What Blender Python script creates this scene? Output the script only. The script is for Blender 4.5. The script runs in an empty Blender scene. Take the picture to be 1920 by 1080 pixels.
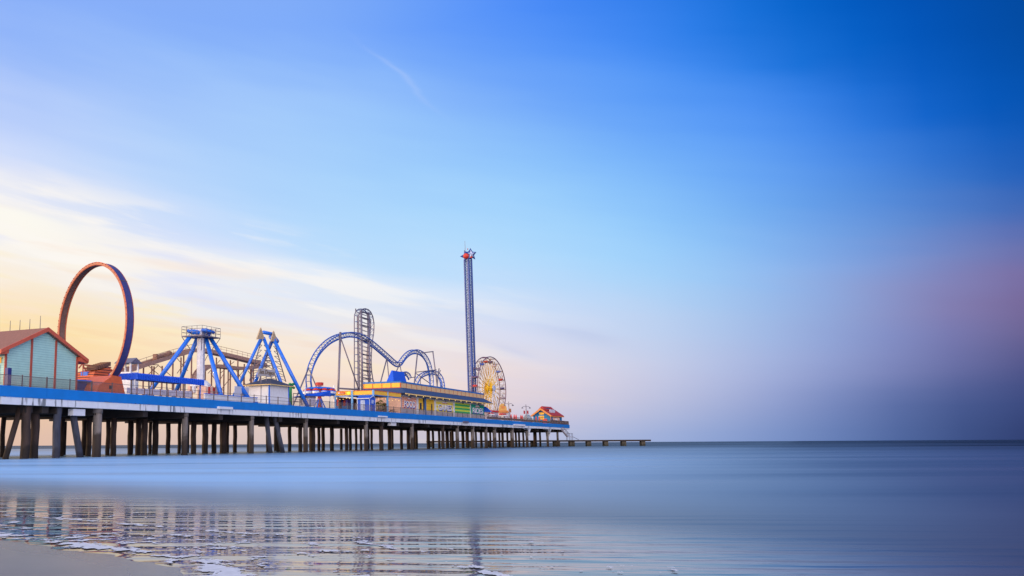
import bpy, bmesh, math, random
from mathutils import Vector, Matrix, noise
random.seed(7)
R = math.radians
S = bpy.context.scene
C = S.collection

# ------------------------------------------------------------------ camera
W_, H_, F_, CX, CY = 1920.0, 1080.0, 1750.0, 600.0, 540.0
TILT, ROLL, EYE = math.atan((832.2 - 540) / F_), 0.0061, 1.35
Fv = Vector((0, math.cos(TILT), math.sin(TILT)))
U0 = Vector((0, -math.sin(TILT), math.cos(TILT)))
X0 = Vector((1, 0, 0))
Rv = X0 * math.cos(ROLL) - U0 * math.sin(ROLL)
Uv = U0 * math.cos(ROLL) + X0 * math.sin(ROLL)
EYEP = Vector((0, 0, EYE))
cd = bpy.data.cameras.new('camera')
cam = bpy.data.objects.new('camera', cd)
C.objects.link(cam)
cam.matrix_world = Matrix(((Rv.x, Uv.x, -Fv.x, 0), (Rv.y, Uv.y, -Fv.y, 0), (Rv.z, Uv.z, -Fv.z, EYE), (0, 0, 0, 1)))
cd.sensor_width = 36
cd.lens = F_ / W_ * 36
cd.shift_x = (W_ / 2 - CX) / W_
cd.clip_start, cd.clip_end = 0.1, 60000
S.camera = cam


def ray(px, py):
    return (Fv + Rv * ((px - CX) / F_) - Uv * ((py - CY) / F_)).normalized()


def azel(px, py):
    d = ray(px, py)
    return math.degrees(math.atan2(d.x, d.y)), math.degrees(math.asin(d.z))


def lin(c):
    def f(u):
        u /= 255.0
        return u / 12.92 if u <= 0.04045 else ((u + 0.055) / 1.055) ** 2.4
    return (f(c[0]), f(c[1]), f(c[2]), 1.0)


# ------------------------------------------------------------------ world: sky
SUN_AZ, SUN_EL = -86.0, 6.0
w = bpy.data.worlds.new('World')
S.world = w
w.use_nodes = True
nt = w.node_tree
nt.nodes.clear()


def N(tree, t, **kw):
    n = tree.nodes.new(t)
    for k, v in kw.items():
        if k.startswith('i_'):
            key = k[2:]
            n.inputs[int(key) if key.isdigit() else key].default_value = v
        else:
            setattr(n, k, v)
    return n


def M(tree, op, a, b=None, c=None, clamp=False):
    n = tree.nodes.new('ShaderNodeMath')
    n.operation = op
    n.use_clamp = clamp
    for i, v in enumerate((a, b, c)):
        if v is None:
            continue
        if isinstance(v, (int, float)):
            n.inputs[i].default_value = v
        else:
            tree.links.new(v, n.inputs[i])
    return n.outputs[0]


L = nt.links.new
tc = N(nt, 'ShaderNodeTexCoord')
sep = N(nt, 'ShaderNodeSeparateXYZ')
L(tc.outputs['Generated'], sep.inputs[0])
az = M(nt, 'MULTIPLY', M(nt, 'ARCTAN2', sep.outputs[0], sep.outputs[1]), 180 / math.pi)
el0 = M(nt, 'MULTIPLY', M(nt, 'ARCSINE', sep.outputs[2]), 180 / math.pi)
# soft wind-drawn wisps: two long stretched noises that tilt down to the right
def streak(sa, se, slope, det, seed):
    cx = N(nt, 'ShaderNodeCombineXYZ')
    e2 = M(nt, 'ADD', el0, M(nt, 'MULTIPLY', az, slope))
    L(M(nt, 'MULTIPLY', az, sa), cx.inputs[0])
    L(M(nt, 'MULTIPLY', e2, se), cx.inputs[1])
    cx.inputs[2].default_value = seed
    n = N(nt, 'ShaderNodeTexNoise', noise_dimensions='3D', i_Scale=1.0, i_Detail=det, i_Roughness=0.5)
    L(cx.outputs[0], n.inputs['Vector'])
    return M(nt, 'SUBTRACT', n.outputs['Fac'], 0.5)


wob = M(nt, 'ADD', M(nt, 'MULTIPLY', streak(0.045, 0.26, 0.22, 3, 1.3), 5.0), M(nt, 'MULTIPLY', streak(0.09, 0.9, 0.16, 2, 5.1), 1.6))
# wisps fade out to the right and near the horizon line
wl = N(nt, 'ShaderNodeMapRange', interpolation_type='SMOOTHSTEP', i_1=-12.0, i_2=26.0, i_3=1.0, i_4=0.55)
L(az, wl.inputs[0])
wh = N(nt, 'ShaderNodeMapRange', interpolation_type='SMOOTHSTEP', i_1=1.0, i_2=9.0, i_3=0.1, i_4=1.0)
L(el0, wh.inputs[0])
el = M(nt, 'ADD', el0, M(nt, 'MULTIPLY', M(nt, 'MULTIPLY', wob, wl.outputs[0]), wh.outputs[0]))
fac = M(nt, 'SQRT', M(nt, 'DIVIDE', M(nt, 'MAXIMUM', el, 0.0), 90.0))

ZEN = (138, 160, 205)  # zenith paled out of view to take blue out of the fill
PIXCOLS = {
    0: [(0, (140, 178, 251)), (100, (160, 191, 252)), (200, (190, 209, 253)), (300, (211, 223, 254)), (360, (232, 232, 250)),
        (410, (255, 246, 238)), (470, (255, 249, 240)), (530, (253, 240, 222)), (580, (255, 232, 186)), (640, (255, 224, 166)),
        (700, (250, 212, 160)), (760, (238, 198, 164)), (834, (226, 190, 172))],
    310: [(0, (130, 172, 251)), (100, (141, 183, 252)), (200, (165, 200, 253)), (300, (181, 213, 254)), (400, (202, 222, 255)),
          (460, (222, 229, 253)), (500, (243, 240, 245)), (550, (240, 240, 248)), (600, (251, 242, 226)), (650, (254, 234, 205)), (720, (250, 222, 196)), (833, (220, 192, 180))],
    610: [(0, (124, 170, 252)), (100, (136, 181, 253)), (200, (159, 200, 254)), (300, (167, 210, 254)), (400, (181, 220, 255)),
          (480, (194, 225, 254)), (540, (222, 234, 252)), (600, (240, 238, 242)), (660, (252, 235, 220)), (720, (250, 225, 206)), (832, (214, 198, 202))],
    980: [(0, (75, 140, 252)), (100, (96, 156, 252)), (200, (124, 176, 252)), (300, (142, 196, 254)), (400, (169, 217, 255)),
          (480, (183, 222, 255)), (560, (196, 221, 252)), (620, (215, 221, 246)), (680, (234, 222, 229)), (740, (229, 213, 222)), (785, (208, 203, 224)), (830, (182, 190, 222))],
    1250: [(0, (46, 124, 234)), (100, (66, 140, 248)), (200, (92, 158, 250)), (300, (116, 178, 252)), (400, (140, 198, 254)),
           (490, (160, 212, 254)), (560, (176, 213, 249)), (620, (190, 213, 244)), (700, (200, 206, 234)), (760, (188, 195, 226)), (828, (154, 175, 221))],
    1500: [(0, (0, 98, 202)), (70, (4, 106, 210)), (130, (36, 120, 224)), (200, (72, 141, 243)), (300, (90, 154, 245)), (400, (106, 164, 238)),
           (490, (138, 180, 240)), (590, (150, 181, 231)), (690, (157, 173, 221)), (750, (138, 154, 207)), (827, (114, 140, 196))],
    1740: [(0, (0, 80, 180)), (100, (0, 86, 190)), (200, (4, 94, 201)), (250, (22, 102, 206)), (300, (52, 118, 212)), (400, (78, 130, 210)),
           (450, (110, 144, 209)), (500, (130, 142, 200)), (560, (138, 136, 187)), (620, (122, 130, 190)), (700, (114, 121, 176)), (745, (78, 97, 154)), (826, (68, 92, 148))],
    1900: [(0, (0, 74, 161)), (100, (0, 78, 169)), (200, (2, 85, 182)), (300, (21, 93, 190)), (400, (60, 106, 186)),
           (450, (102, 115, 177)), (500, (119, 114, 170)), (560, (118, 105, 156)), (620, (105, 100, 150)), (690, (80, 86, 140)), (750, (60, 76, 131)), (824, (48, 64, 114))],
}
cols = []
BACK_FILL = [(0, (228, 205, 196), 3.8), (6, (248, 228, 212), 4.9), (18, (246, 236, 228), 4.9), (40, (214, 212, 232), 2.9), (90, ZEN, 1.0)]  # unseen sky behind the camera, brightened as fill for the pier's near faces
cols.append((-180.0, BACK_FILL))
cols.append((-120.0, [(0, (238, 205, 185), 2.0), (8, (252, 226, 205), 2.6), (25, (225, 222, 240), 2.0), (90, ZEN, 1.0)]))  # unseen left-rear column, raised as fill too
cols.append((SUN_AZ, [(0, (255, 205, 140), 1.3), (6, (255, 222, 160), 1.8), (14, (255, 236, 200), 1.4), (30, (205, 215, 252), 1.0), (90, ZEN, 1.0)]))
PXS = sorted(PIXCOLS)


def to_px(a, e):
    d = Vector((math.sin(R(a)) * math.cos(R(e)), math.cos(R(a)) * math.cos(R(e)), math.sin(R(e))))
    z = d.dot(Fv)
    return CX + F_ * d.dot(Rv) / z, CY - F_ * d.dot(Uv) / z


def col_at(px, py):
    st = PIXCOLS[px]
    if py <= st[0][0]:
        return st[0][1]
    for (y0, c0), (y1, c1) in zip(st[:-1], st[1:]):
        if y0 <= py <= y1:
            k = (py - y0) / (y1 - y0)
            return tuple(u + (v - u) * k for u, v in zip(c0, c1))
    return st[-1][1]


def sky_at(px, py):
    """smooth blend between the read-off columns"""
    px = max(PXS[0] - 120, min(PXS[-1] + 260, px))
    acc, wsum = [0, 0, 0], 0
    n = 9
    for q in range(-n, n + 1):           # averaged over a window, so no column shows as a line
        x = max(PXS[0], min(PXS[-1] + 300, px + q * 24))
        i = max(k for k in range(len(PXS) - 1) if PXS[k] <= x)
        k = (x - PXS[i]) / (PXS[i + 1] - PXS[i])
        k = k if k < 1 else 1 + (k - 1) * 0.6
        wq = math.exp(-(q / 5.0) ** 2)
        for yy, wy in ((-16, .5), (0, 1), (16, .5)):
            c0, c1 = col_at(PXS[i], py + yy), col_at(PXS[i + 1], py + yy)
            for ch in range(3):
                acc[ch] += wq * wy * (c0[ch] + (c1[ch] - c0[ch]) * k)
            wsum += wq * wy
    return tuple(max(0, a / wsum) for a in acc)


az0, az1 = azel(0, 830)[0], azel(2080, 830)[0]
for k in range(22):
    a = az0 + (az1 - az0) * k / 21
    lst = []
    for e in (0, .5, 1, 1.7, 2.5, 3.4, 4.4, 5.5, 6.7, 8, 9.5, 11, 12.7, 14.5, 16.5, 18.5, 20.7, 23, 25.5):
        lst.append((e, sky_at(*to_px(a, e)), 1.0))
    lst.append((48.0, tuple(0.5 * u + 0.5 * v for u, v in zip(lst[-1][1], ZEN)), 1.0))
    lst.append((90.0, ZEN, 1.0))
    cols.append((a, lst))
cols.append((75.0, [(0, (60, 75, 130), 1.0), (12, (110, 105, 160), 1.0), (25, (40, 95, 185), 1.0), (90, ZEN, 1.0)]))
cols.append((125.0, [(0, (180, 165, 185), 1.8), (12, (226, 212, 220), 2.2), (35, (160, 185, 240), 1.6), (90, ZEN, 1.0)]))  # unseen right-rear column, raised as fill likewise
cols.append((180.0, BACK_FILL))


def ramp(stops):
    n = nt.nodes.new('ShaderNodeValToRGB')
    cr = n.color_ramp
    cr.interpolation = 'CARDINAL' if False else 'LINEAR'
    while len(cr.elements) > 1:
        cr.elements.remove(cr.elements[-1])
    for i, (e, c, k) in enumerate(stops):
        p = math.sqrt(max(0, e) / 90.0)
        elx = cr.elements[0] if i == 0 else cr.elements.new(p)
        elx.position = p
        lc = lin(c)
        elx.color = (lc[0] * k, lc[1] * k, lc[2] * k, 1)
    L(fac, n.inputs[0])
    return n.outputs[0]


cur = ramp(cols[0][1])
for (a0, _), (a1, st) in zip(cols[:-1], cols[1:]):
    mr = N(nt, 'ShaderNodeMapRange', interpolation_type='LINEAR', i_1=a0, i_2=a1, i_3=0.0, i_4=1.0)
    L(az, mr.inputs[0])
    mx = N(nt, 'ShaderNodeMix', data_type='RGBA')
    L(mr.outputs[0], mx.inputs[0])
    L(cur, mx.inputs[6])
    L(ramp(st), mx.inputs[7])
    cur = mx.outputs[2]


def blob(px, py, ra, re, slope, color, amount):
    """a soft cloud in the sky, at a compass direction and height"""
    global cur
    a0, e0 = azel(px, py)
    da = M(nt, 'SUBTRACT', az, a0)
    de = M(nt, 'SUBTRACT', M(nt, 'ADD', el, M(nt, 'MULTIPLY', da, slope)), e0)
    q = M(nt, 'ADD', M(nt, 'POWER', M(nt, 'ABSOLUTE', M(nt, 'DIVIDE', da, ra)), 2.0), M(nt, 'POWER', M(nt, 'ABSOLUTE', M(nt, 'DIVIDE', de, re)), 2.0))
    g = M(nt, 'MULTIPLY', M(nt, 'EXPONENT', M(nt, 'MULTIPLY', q, -1.0)), amount)
    mx = N(nt, 'ShaderNodeMix', data_type='RGBA')
    L(g, mx.inputs[0])
    L(cur, mx.inputs[6])
    mx.inputs[7].default_value = lin(color)
    cur = mx.outputs[2]


blob(20, 405, 5.5, 1.5, 0.3, (255, 252, 242), 0.95)
blob(60, 620, 9.0, 2.2, 0.05, (255, 222, 158), 0.5)
blob(250, 480, 7.0, 0.9, 0.15, (255, 248, 238), 0.7)
blob(1095, 632, 2.2, 0.45, 0.25, (185, 200, 235), 0.45)
blob(965, 655, 1.5, 0.35, 0.25, (200, 208, 238), 0.5)
blob(750, 150, 1.9, 0.26, 0.95, (186, 208, 252), 0.28)
blob(640, 520, 9.0, 0.8, 0.16, (250, 248, 250), 0.45)
blob(1850, 560, 4.5, 2.6, 0.0, (146, 122, 168), 0.12)

# thin broken cloud low on the left: cream ridges with pale blue gaps
def band(a, b_, c, d_):
    u = N(nt, 'ShaderNodeMapRange', interpolation_type='SMOOTHSTEP', i_1=a, i_2=b_, i_3=0.0, i_4=1.0)
    v = N(nt, 'ShaderNodeMapRange', interpolation_type='SMOOTHSTEP', i_1=c, i_2=d_, i_3=1.0, i_4=0.0)
    e2 = M(nt, 'ADD', el0, M(nt, 'MULTIPLY', az, 0.2))
    L(e2, u.inputs[0]); L(e2, v.inputs[0])
    return M(nt, 'MULTIPLY', u.outputs[0], v.outputs[0])
lft = N(nt, 'ShaderNodeMapRange', interpolation_type='SMOOTHSTEP', i_1=-10.0, i_2=20.0, i_3=1.0, i_4=0.0)
L(az, lft.inputs[0])
def wisp(sa, se, slope, seed, lo, hi, bnd, color, amt):
    global cur
    s_ = streak(sa, se, slope, 5, seed)
    k = N(nt, 'ShaderNodeMapRange', interpolation_type='SMOOTHSTEP', i_1=lo, i_2=hi, i_3=0.0, i_4=amt)
    L(s_, k.inputs[0])
    f_ = M(nt, 'MULTIPLY', M(nt, 'MULTIPLY', k.outputs[0], bnd), lft.outputs[0])
    mx = N(nt, 'ShaderNodeMix', data_type='RGBA')
    L(f_, mx.inputs[0]); L(cur, mx.inputs[6])
    mx.inputs[7].default_value = lin(color)
    cur = mx.outputs[2]
wisp(0.10, 0.75, 0.20, 11.0, -0.02, 0.16, band(5.5, 8.0, 10.5, 13.5), (255, 250, 244), 0.9)
wisp(0.08, 0.65, 0.17, 17.0, 0.0, 0.2, band(4.5, 6.5, 9.0, 12.0), (222, 228, 252), 0.75)
wisp(0.16, 1.5, 0.14, 23.0, 0.0, 0.2, band(0.5, 2.0, 6.0, 8.5), (255, 238, 196), 0.6)
wisp(0.09, 0.9, 0.13, 31.0, 0.02, 0.2, band(0.5, 1.5, 5.0, 8.0), (250, 212, 178), 0.5)
wisp(0.07, 0.8, 0.12, 41.0, 0.0, 0.16, band(2.0, 4.5, 8.0, 11.0), (253, 232, 214), 0.6)

sky = N(nt, 'ShaderNodeTexSky', sky_type='NISHITA')
sky.sun_disc = False
sky.sun_elevation = R(SUN_EL)
sky.sun_rotation = R(SUN_AZ)
sky.dust_density = 1.0
bg_sky = N(nt, 'ShaderNodeBackground', i_Strength=0.05)
L(sky.outputs[0], bg_sky.inputs[0])
bg_cloud = N(nt, 'ShaderNodeBackground', i_Strength=1.0)
L(cur, bg_cloud.inputs[0])
mxs = N(nt, 'ShaderNodeMixShader')
mxs.inputs[0].default_value = 0.98
L(bg_sky.outputs[0], mxs.inputs[1])
L(bg_cloud.outputs[0], mxs.inputs[2])
out = N(nt, 'ShaderNodeOutputWorld')
L(mxs.outputs[0], out.inputs[0])

# ------------------------------------------------------------------ sun
sd = bpy.data.lights.new('sun', 'SUN')
sd.energy = 2.4
sd.angle = R(4)
sd.color = (1.0, 0.66, 0.38)
so = bpy.data.objects.new('sun', sd)
C.objects.link(so)
sdir = Vector((math.sin(R(SUN_AZ)) * math.cos(R(SUN_EL)), math.cos(R(SUN_AZ)) * math.cos(R(SUN_EL)), math.sin(R(SUN_EL))))
so.rotation_euler = sdir.to_track_quat('Z', 'Y').to_euler()
S.view_settings.view_transform = 'Standard'
S.view_settings.look = 'None'
S.view_settings.exposure = 0.0
S.view_settings.gamma = 1.0

# ------------------------------------------------------------------ pier frame
DECK = EYE + 6.0


def on_z(px, py, z):
    d = ray(px, py)
    return EYEP + d * ((z - EYE) / d.z)


P0, P1 = on_z(0, 722.3, DECK), on_z(1068, 796.8, DECK)
sv = (P1 - P0)
sv.z = 0
LEN = sv.length
sv.normalize()
vv = Vector((-sv.y, sv.x, 0))
PIER = Matrix(((sv.x, vv.x, 0, P0.x), (sv.y, vv.y, 0, P0.y), (0, 0, 1, DECK), (0, 0, 0, 1)))
PIERI = PIER.inverted()
YAW = math.atan2(sv.y, sv.x)


def P(px, py, v):
    """picture point -> (s, v, z) of the pier, at v metres behind its front edge"""
    d = ray(px, py)
    t = (v - (EYEP - P0).dot(vv)) / d.dot(vv)
    return PIERI @ (EYEP + d * t)


def PS(px, py, s):
    d = ray(px, py)
    t = (s - (EYEP - P0).dot(sv)) / d.dot(sv)
    return PIERI @ (EYEP + d * t)


def PXM(px, v):
    """metres per picture pixel at a point of the pier"""
    q = PIER @ P(px, 760, v)
    return (q - EYEP).dot(Fv) / F_


# ------------------------------------------------------------------ materials
def mat(name, col, rough=0.6, metal=0.0, var=0.15, scale=2.0, bump=0.0, emit=0.0, coat=0.0, stretch=(1, 1, 1)):
    m = bpy.data.materials.new(name)
    m.use_nodes = True
    t = m.node_tree
    b = t.nodes['Principled BSDF']
    c = lin(col)
    b.inputs['Roughness'].default_value = rough
    b.inputs['Metallic'].default_value = metal
    if coat:
        b.inputs['Coat Weight'].default_value = coat
    tcn = N(t, 'ShaderNodeTexCoord')
    mp = N(t, 'ShaderNodeMapping')
    mp.inputs['Scale'].default_value = stretch
    t.links.new(tcn.outputs['Object'], mp.inputs[0])
    n = N(t, 'ShaderNodeTexNoise', i_Scale=scale, i_Detail=6.0, i_Roughness=0.6)
    t.links.new(mp.outputs[0], n.inputs['Vector'])
    mr = N(t, 'ShaderNodeMapRange', i_1=0.3, i_2=0.7, i_3=1.0 - var, i_4=1.0 + var * 0.6)
    t.links.new(n.outputs['Fac'], mr.inputs[0])
    mx = N(t, 'ShaderNodeVectorMath', operation='SCALE')
    mx.inputs[0].default_value = c[:3]
    t.links.new(mr.outputs[0], mx.inputs['Scale'])
    t.links.new(mx.outputs[0], b.inputs['Base Color'])
    if bump:
        bp = N(t, 'ShaderNodeBump', i_Strength=bump, i_Distance=0.05)
        t.links.new(n.outputs['Fac'], bp.inputs['Height'])
        t.links.new(bp.outputs[0], b.inputs['Normal'])
    if emit:
        b.inputs['Emission Color'].default_value = c
        b.inputs['Emission Strength'].default_value = emit
    return m


def banded(name, col, col2, period, axis, rough=0.6, width=0.12, bump=0.6):
    """painted boards: a thin darker joint each period metres along one axis"""
    m = mat(name, col, rough, var=0.1, scale=1.2)
    t = m.node_tree
    b = t.nodes['Principled BSDF']
    tcn = N(t, 'ShaderNodeTexCoord')
    sp = N(t, 'ShaderNodeSeparateXYZ')
    t.links.new(tcn.outputs['Object'], sp.inputs[0])
    u = M(t, 'FRACT', M(t, 'DIVIDE', sp.outputs[axis], period))
    j = M(t, 'LESS_THAN', u, width)
    src = b.inputs['Base Color'].links[0].from_socket
    mx = N(t, 'ShaderNodeMix', data_type='RGBA')
    t.links.new(j, mx.inputs[0])
    t.links.new(src, mx.inputs[6])
    mx.inputs[7].default_value = lin(col2)
    t.links.new(mx.outputs[2], b.inputs['Base Color'])
    if bump:
        bp = N(t, 'ShaderNodeBump', i_Strength=bump, i_Distance=0.04)
        t.links.new(u, bp.inputs['Height'])
        t.links.new(bp.outputs[0], b.inputs['Normal'])
    return m


def checks(name, c1, c2, pu, pv, mode):
    m = mat(name, c1, 0.7, var=0.12)
    t = m.node_tree
    b = t.nodes['Principled BSDF']
    tcn = N(t, 'ShaderNodeTexCoord')
    sp = N(t, 'ShaderNodeSeparateXYZ')
    t.links.new(tcn.outputs['Object'], sp.inputs[0])
    a = M(t, 'LESS_THAN', M(t, 'FRACT', M(t, 'DIVIDE', sp.outputs[0], pu)), 0.5)
    c = M(t, 'LESS_THAN', M(t, 'FRACT', M(t, 'DIVIDE', sp.outputs[2], pv)), 0.5)
    f = M(t, 'MULTIPLY', M(t, 'ADD', a, c), 0.5) if mode == 'gingham' else c
    src = b.inputs['Base Color'].links[0].from_socket
    mx = N(t, 'ShaderNodeMix', data_type='RGBA')
    t.links.new(f, mx.inputs[0])
    t.links.new(src, mx.inputs[6])
    mx.inputs[7].default_value = lin(c2)
    t.links.new(mx.outputs[2], b.inputs['Base Color'])
    return m


def pile_mat(name, col, dark, line):
    m = mat(name, col, 0.85, var=0.5, scale=1.4, bump=0.5, stretch=(1, 1, 0.25))
    t = m.node_tree
    b = t.nodes['Principled BSDF']
    g = N(t, 'ShaderNodeNewGeometry')
    sp = N(t, 'ShaderNodeSeparateXYZ')
    t.links.new(g.outputs['Position'], sp.inputs[0])
    n = N(t, 'ShaderNodeTexNoise', i_Scale=0.9, i_Detail=5.0)
    t.links.new(g.outputs['Position'], n.inputs['Vector'])
    zz = M(t, 'ADD', sp.outputs[2], M(t, 'MULTIPLY', M(t, 'SUBTRACT', n.outputs['Fac'], 0.5), 2.6))
    mr = N(t, 'ShaderNodeMapRange', i_1=line, i_2=line + 0.6, i_3=1.0, i_4=0.0)
    t.links.new(zz, mr.inputs[0])
    src = b.inputs['Base Color'].links[0].from_socket
    mx = N(t, 'ShaderNodeMix', data_type='RGBA')
    t.links.new(mr.outputs[0], mx.inputs[0])
    t.links.new(src, mx.inputs[6])
    mx.inputs[7].default_value = lin(dark)
    t.links.new(mx.outputs[2], b.inputs['Base Color'])
    return m


def stained_white():
    m = mat('edge_white', (226, 230, 236), 0.6, var=0.08, scale=0.8)
    t = m.node_tree
    b = t.nodes['Principled BSDF']
    tcn = N(t, 'ShaderNodeTexCoord')
    sp = N(t, 'ShaderNodeSeparateXYZ')
    t.links.new(tcn.outputs['Object'], sp.inputs[0])
    def nz(sx, sz, seed):
        cx = N(t, 'ShaderNodeCombineXYZ')
        t.links.new(M(t, 'MULTIPLY', sp.outputs[0], sx), cx.inputs[0])
        t.links.new(M(t, 'MULTIPLY', sp.outputs[2], sz), cx.inputs[1])
        cx.inputs[2].default_value = seed
        n = N(t, 'ShaderNodeTexNoise', i_Scale=1.0, i_Detail=3.0)
        t.links.new(cx.outputs[0], n.inputs['Vector'])
        return n.outputs['Fac']
    drip = M(t, 'SMOOTH_MAX', 0, 0) if False else nz(2.6, 0.3, 2.0)
    zone = nz(0.09, 0.0, 9.0)
    k = N(t, 'ShaderNodeMapRange', i_1=0.60, i_2=0.68, i_3=0.0, i_4=0.85)
    t.links.new(M(t, 'ADD', drip, M(t, 'MULTIPLY', M(t, 'SUBTRACT', zone, 0.5), 0.7)), k.inputs[0])
    src = b.inputs['Base Color'].links[0].from_socket
    mx = N(t, 'ShaderNodeMix', data_type='RGBA')
    t.links.new(k.outputs[0], mx.inputs[0])
    t.links.new(src, mx.inputs[6])
    mx.inputs[7].default_value = lin((92, 98, 104))
    t.links.new(mx.outputs[2], b.inputs['Base Color'])
    return m


def chipped_blue():
    m = mat('fascia_blue', (4, 122, 206), 0.55, var=0.12, scale=0.5)
    t = m.node_tree
    b = t.nodes['Principled BSDF']
    tcn = N(t, 'ShaderNodeTexCoord')
    sp = N(t, 'ShaderNodeSeparateXYZ')
    t.links.new(tcn.outputs['Object'], sp.inputs[0])
    cx = N(t, 'ShaderNodeCombineXYZ')
    t.links.new(M(t, 'MULTIPLY', sp.outputs[0], 1.3), cx.inputs[0])
    t.links.new(M(t, 'MULTIPLY', sp.outputs[2], 4.0), cx.inputs[1])
    n = N(t, 'ShaderNodeTexNoise', i_Scale=1.0, i_Detail=4.0, i_Roughness=0.7)
    t.links.new(cx.outputs[0], n.inputs['Vector'])
    low = N(t, 'ShaderNodeMapRange', i_1=-1.1, i_2=-0.82, i_3=0.2, i_4=-0.3)
    t.links.new(sp.outputs[2], low.inputs[0])
    k = M(t, 'GREATER_THAN', M(t, 'ADD', n.outputs['Fac'], low.outputs[0]), 0.74)
    src = b.inputs['Base Color'].links[0].from_socket
    mx = N(t, 'ShaderNodeMix', data_type='RGBA')
    t.links.new(k, mx.inputs[0])
    t.links.new(src, mx.inputs[6])
    mx.inputs[7].default_value = lin((38, 52, 66))
    t.links.new(mx.outputs[2], b.inputs['Base Color'])
    return m


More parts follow.
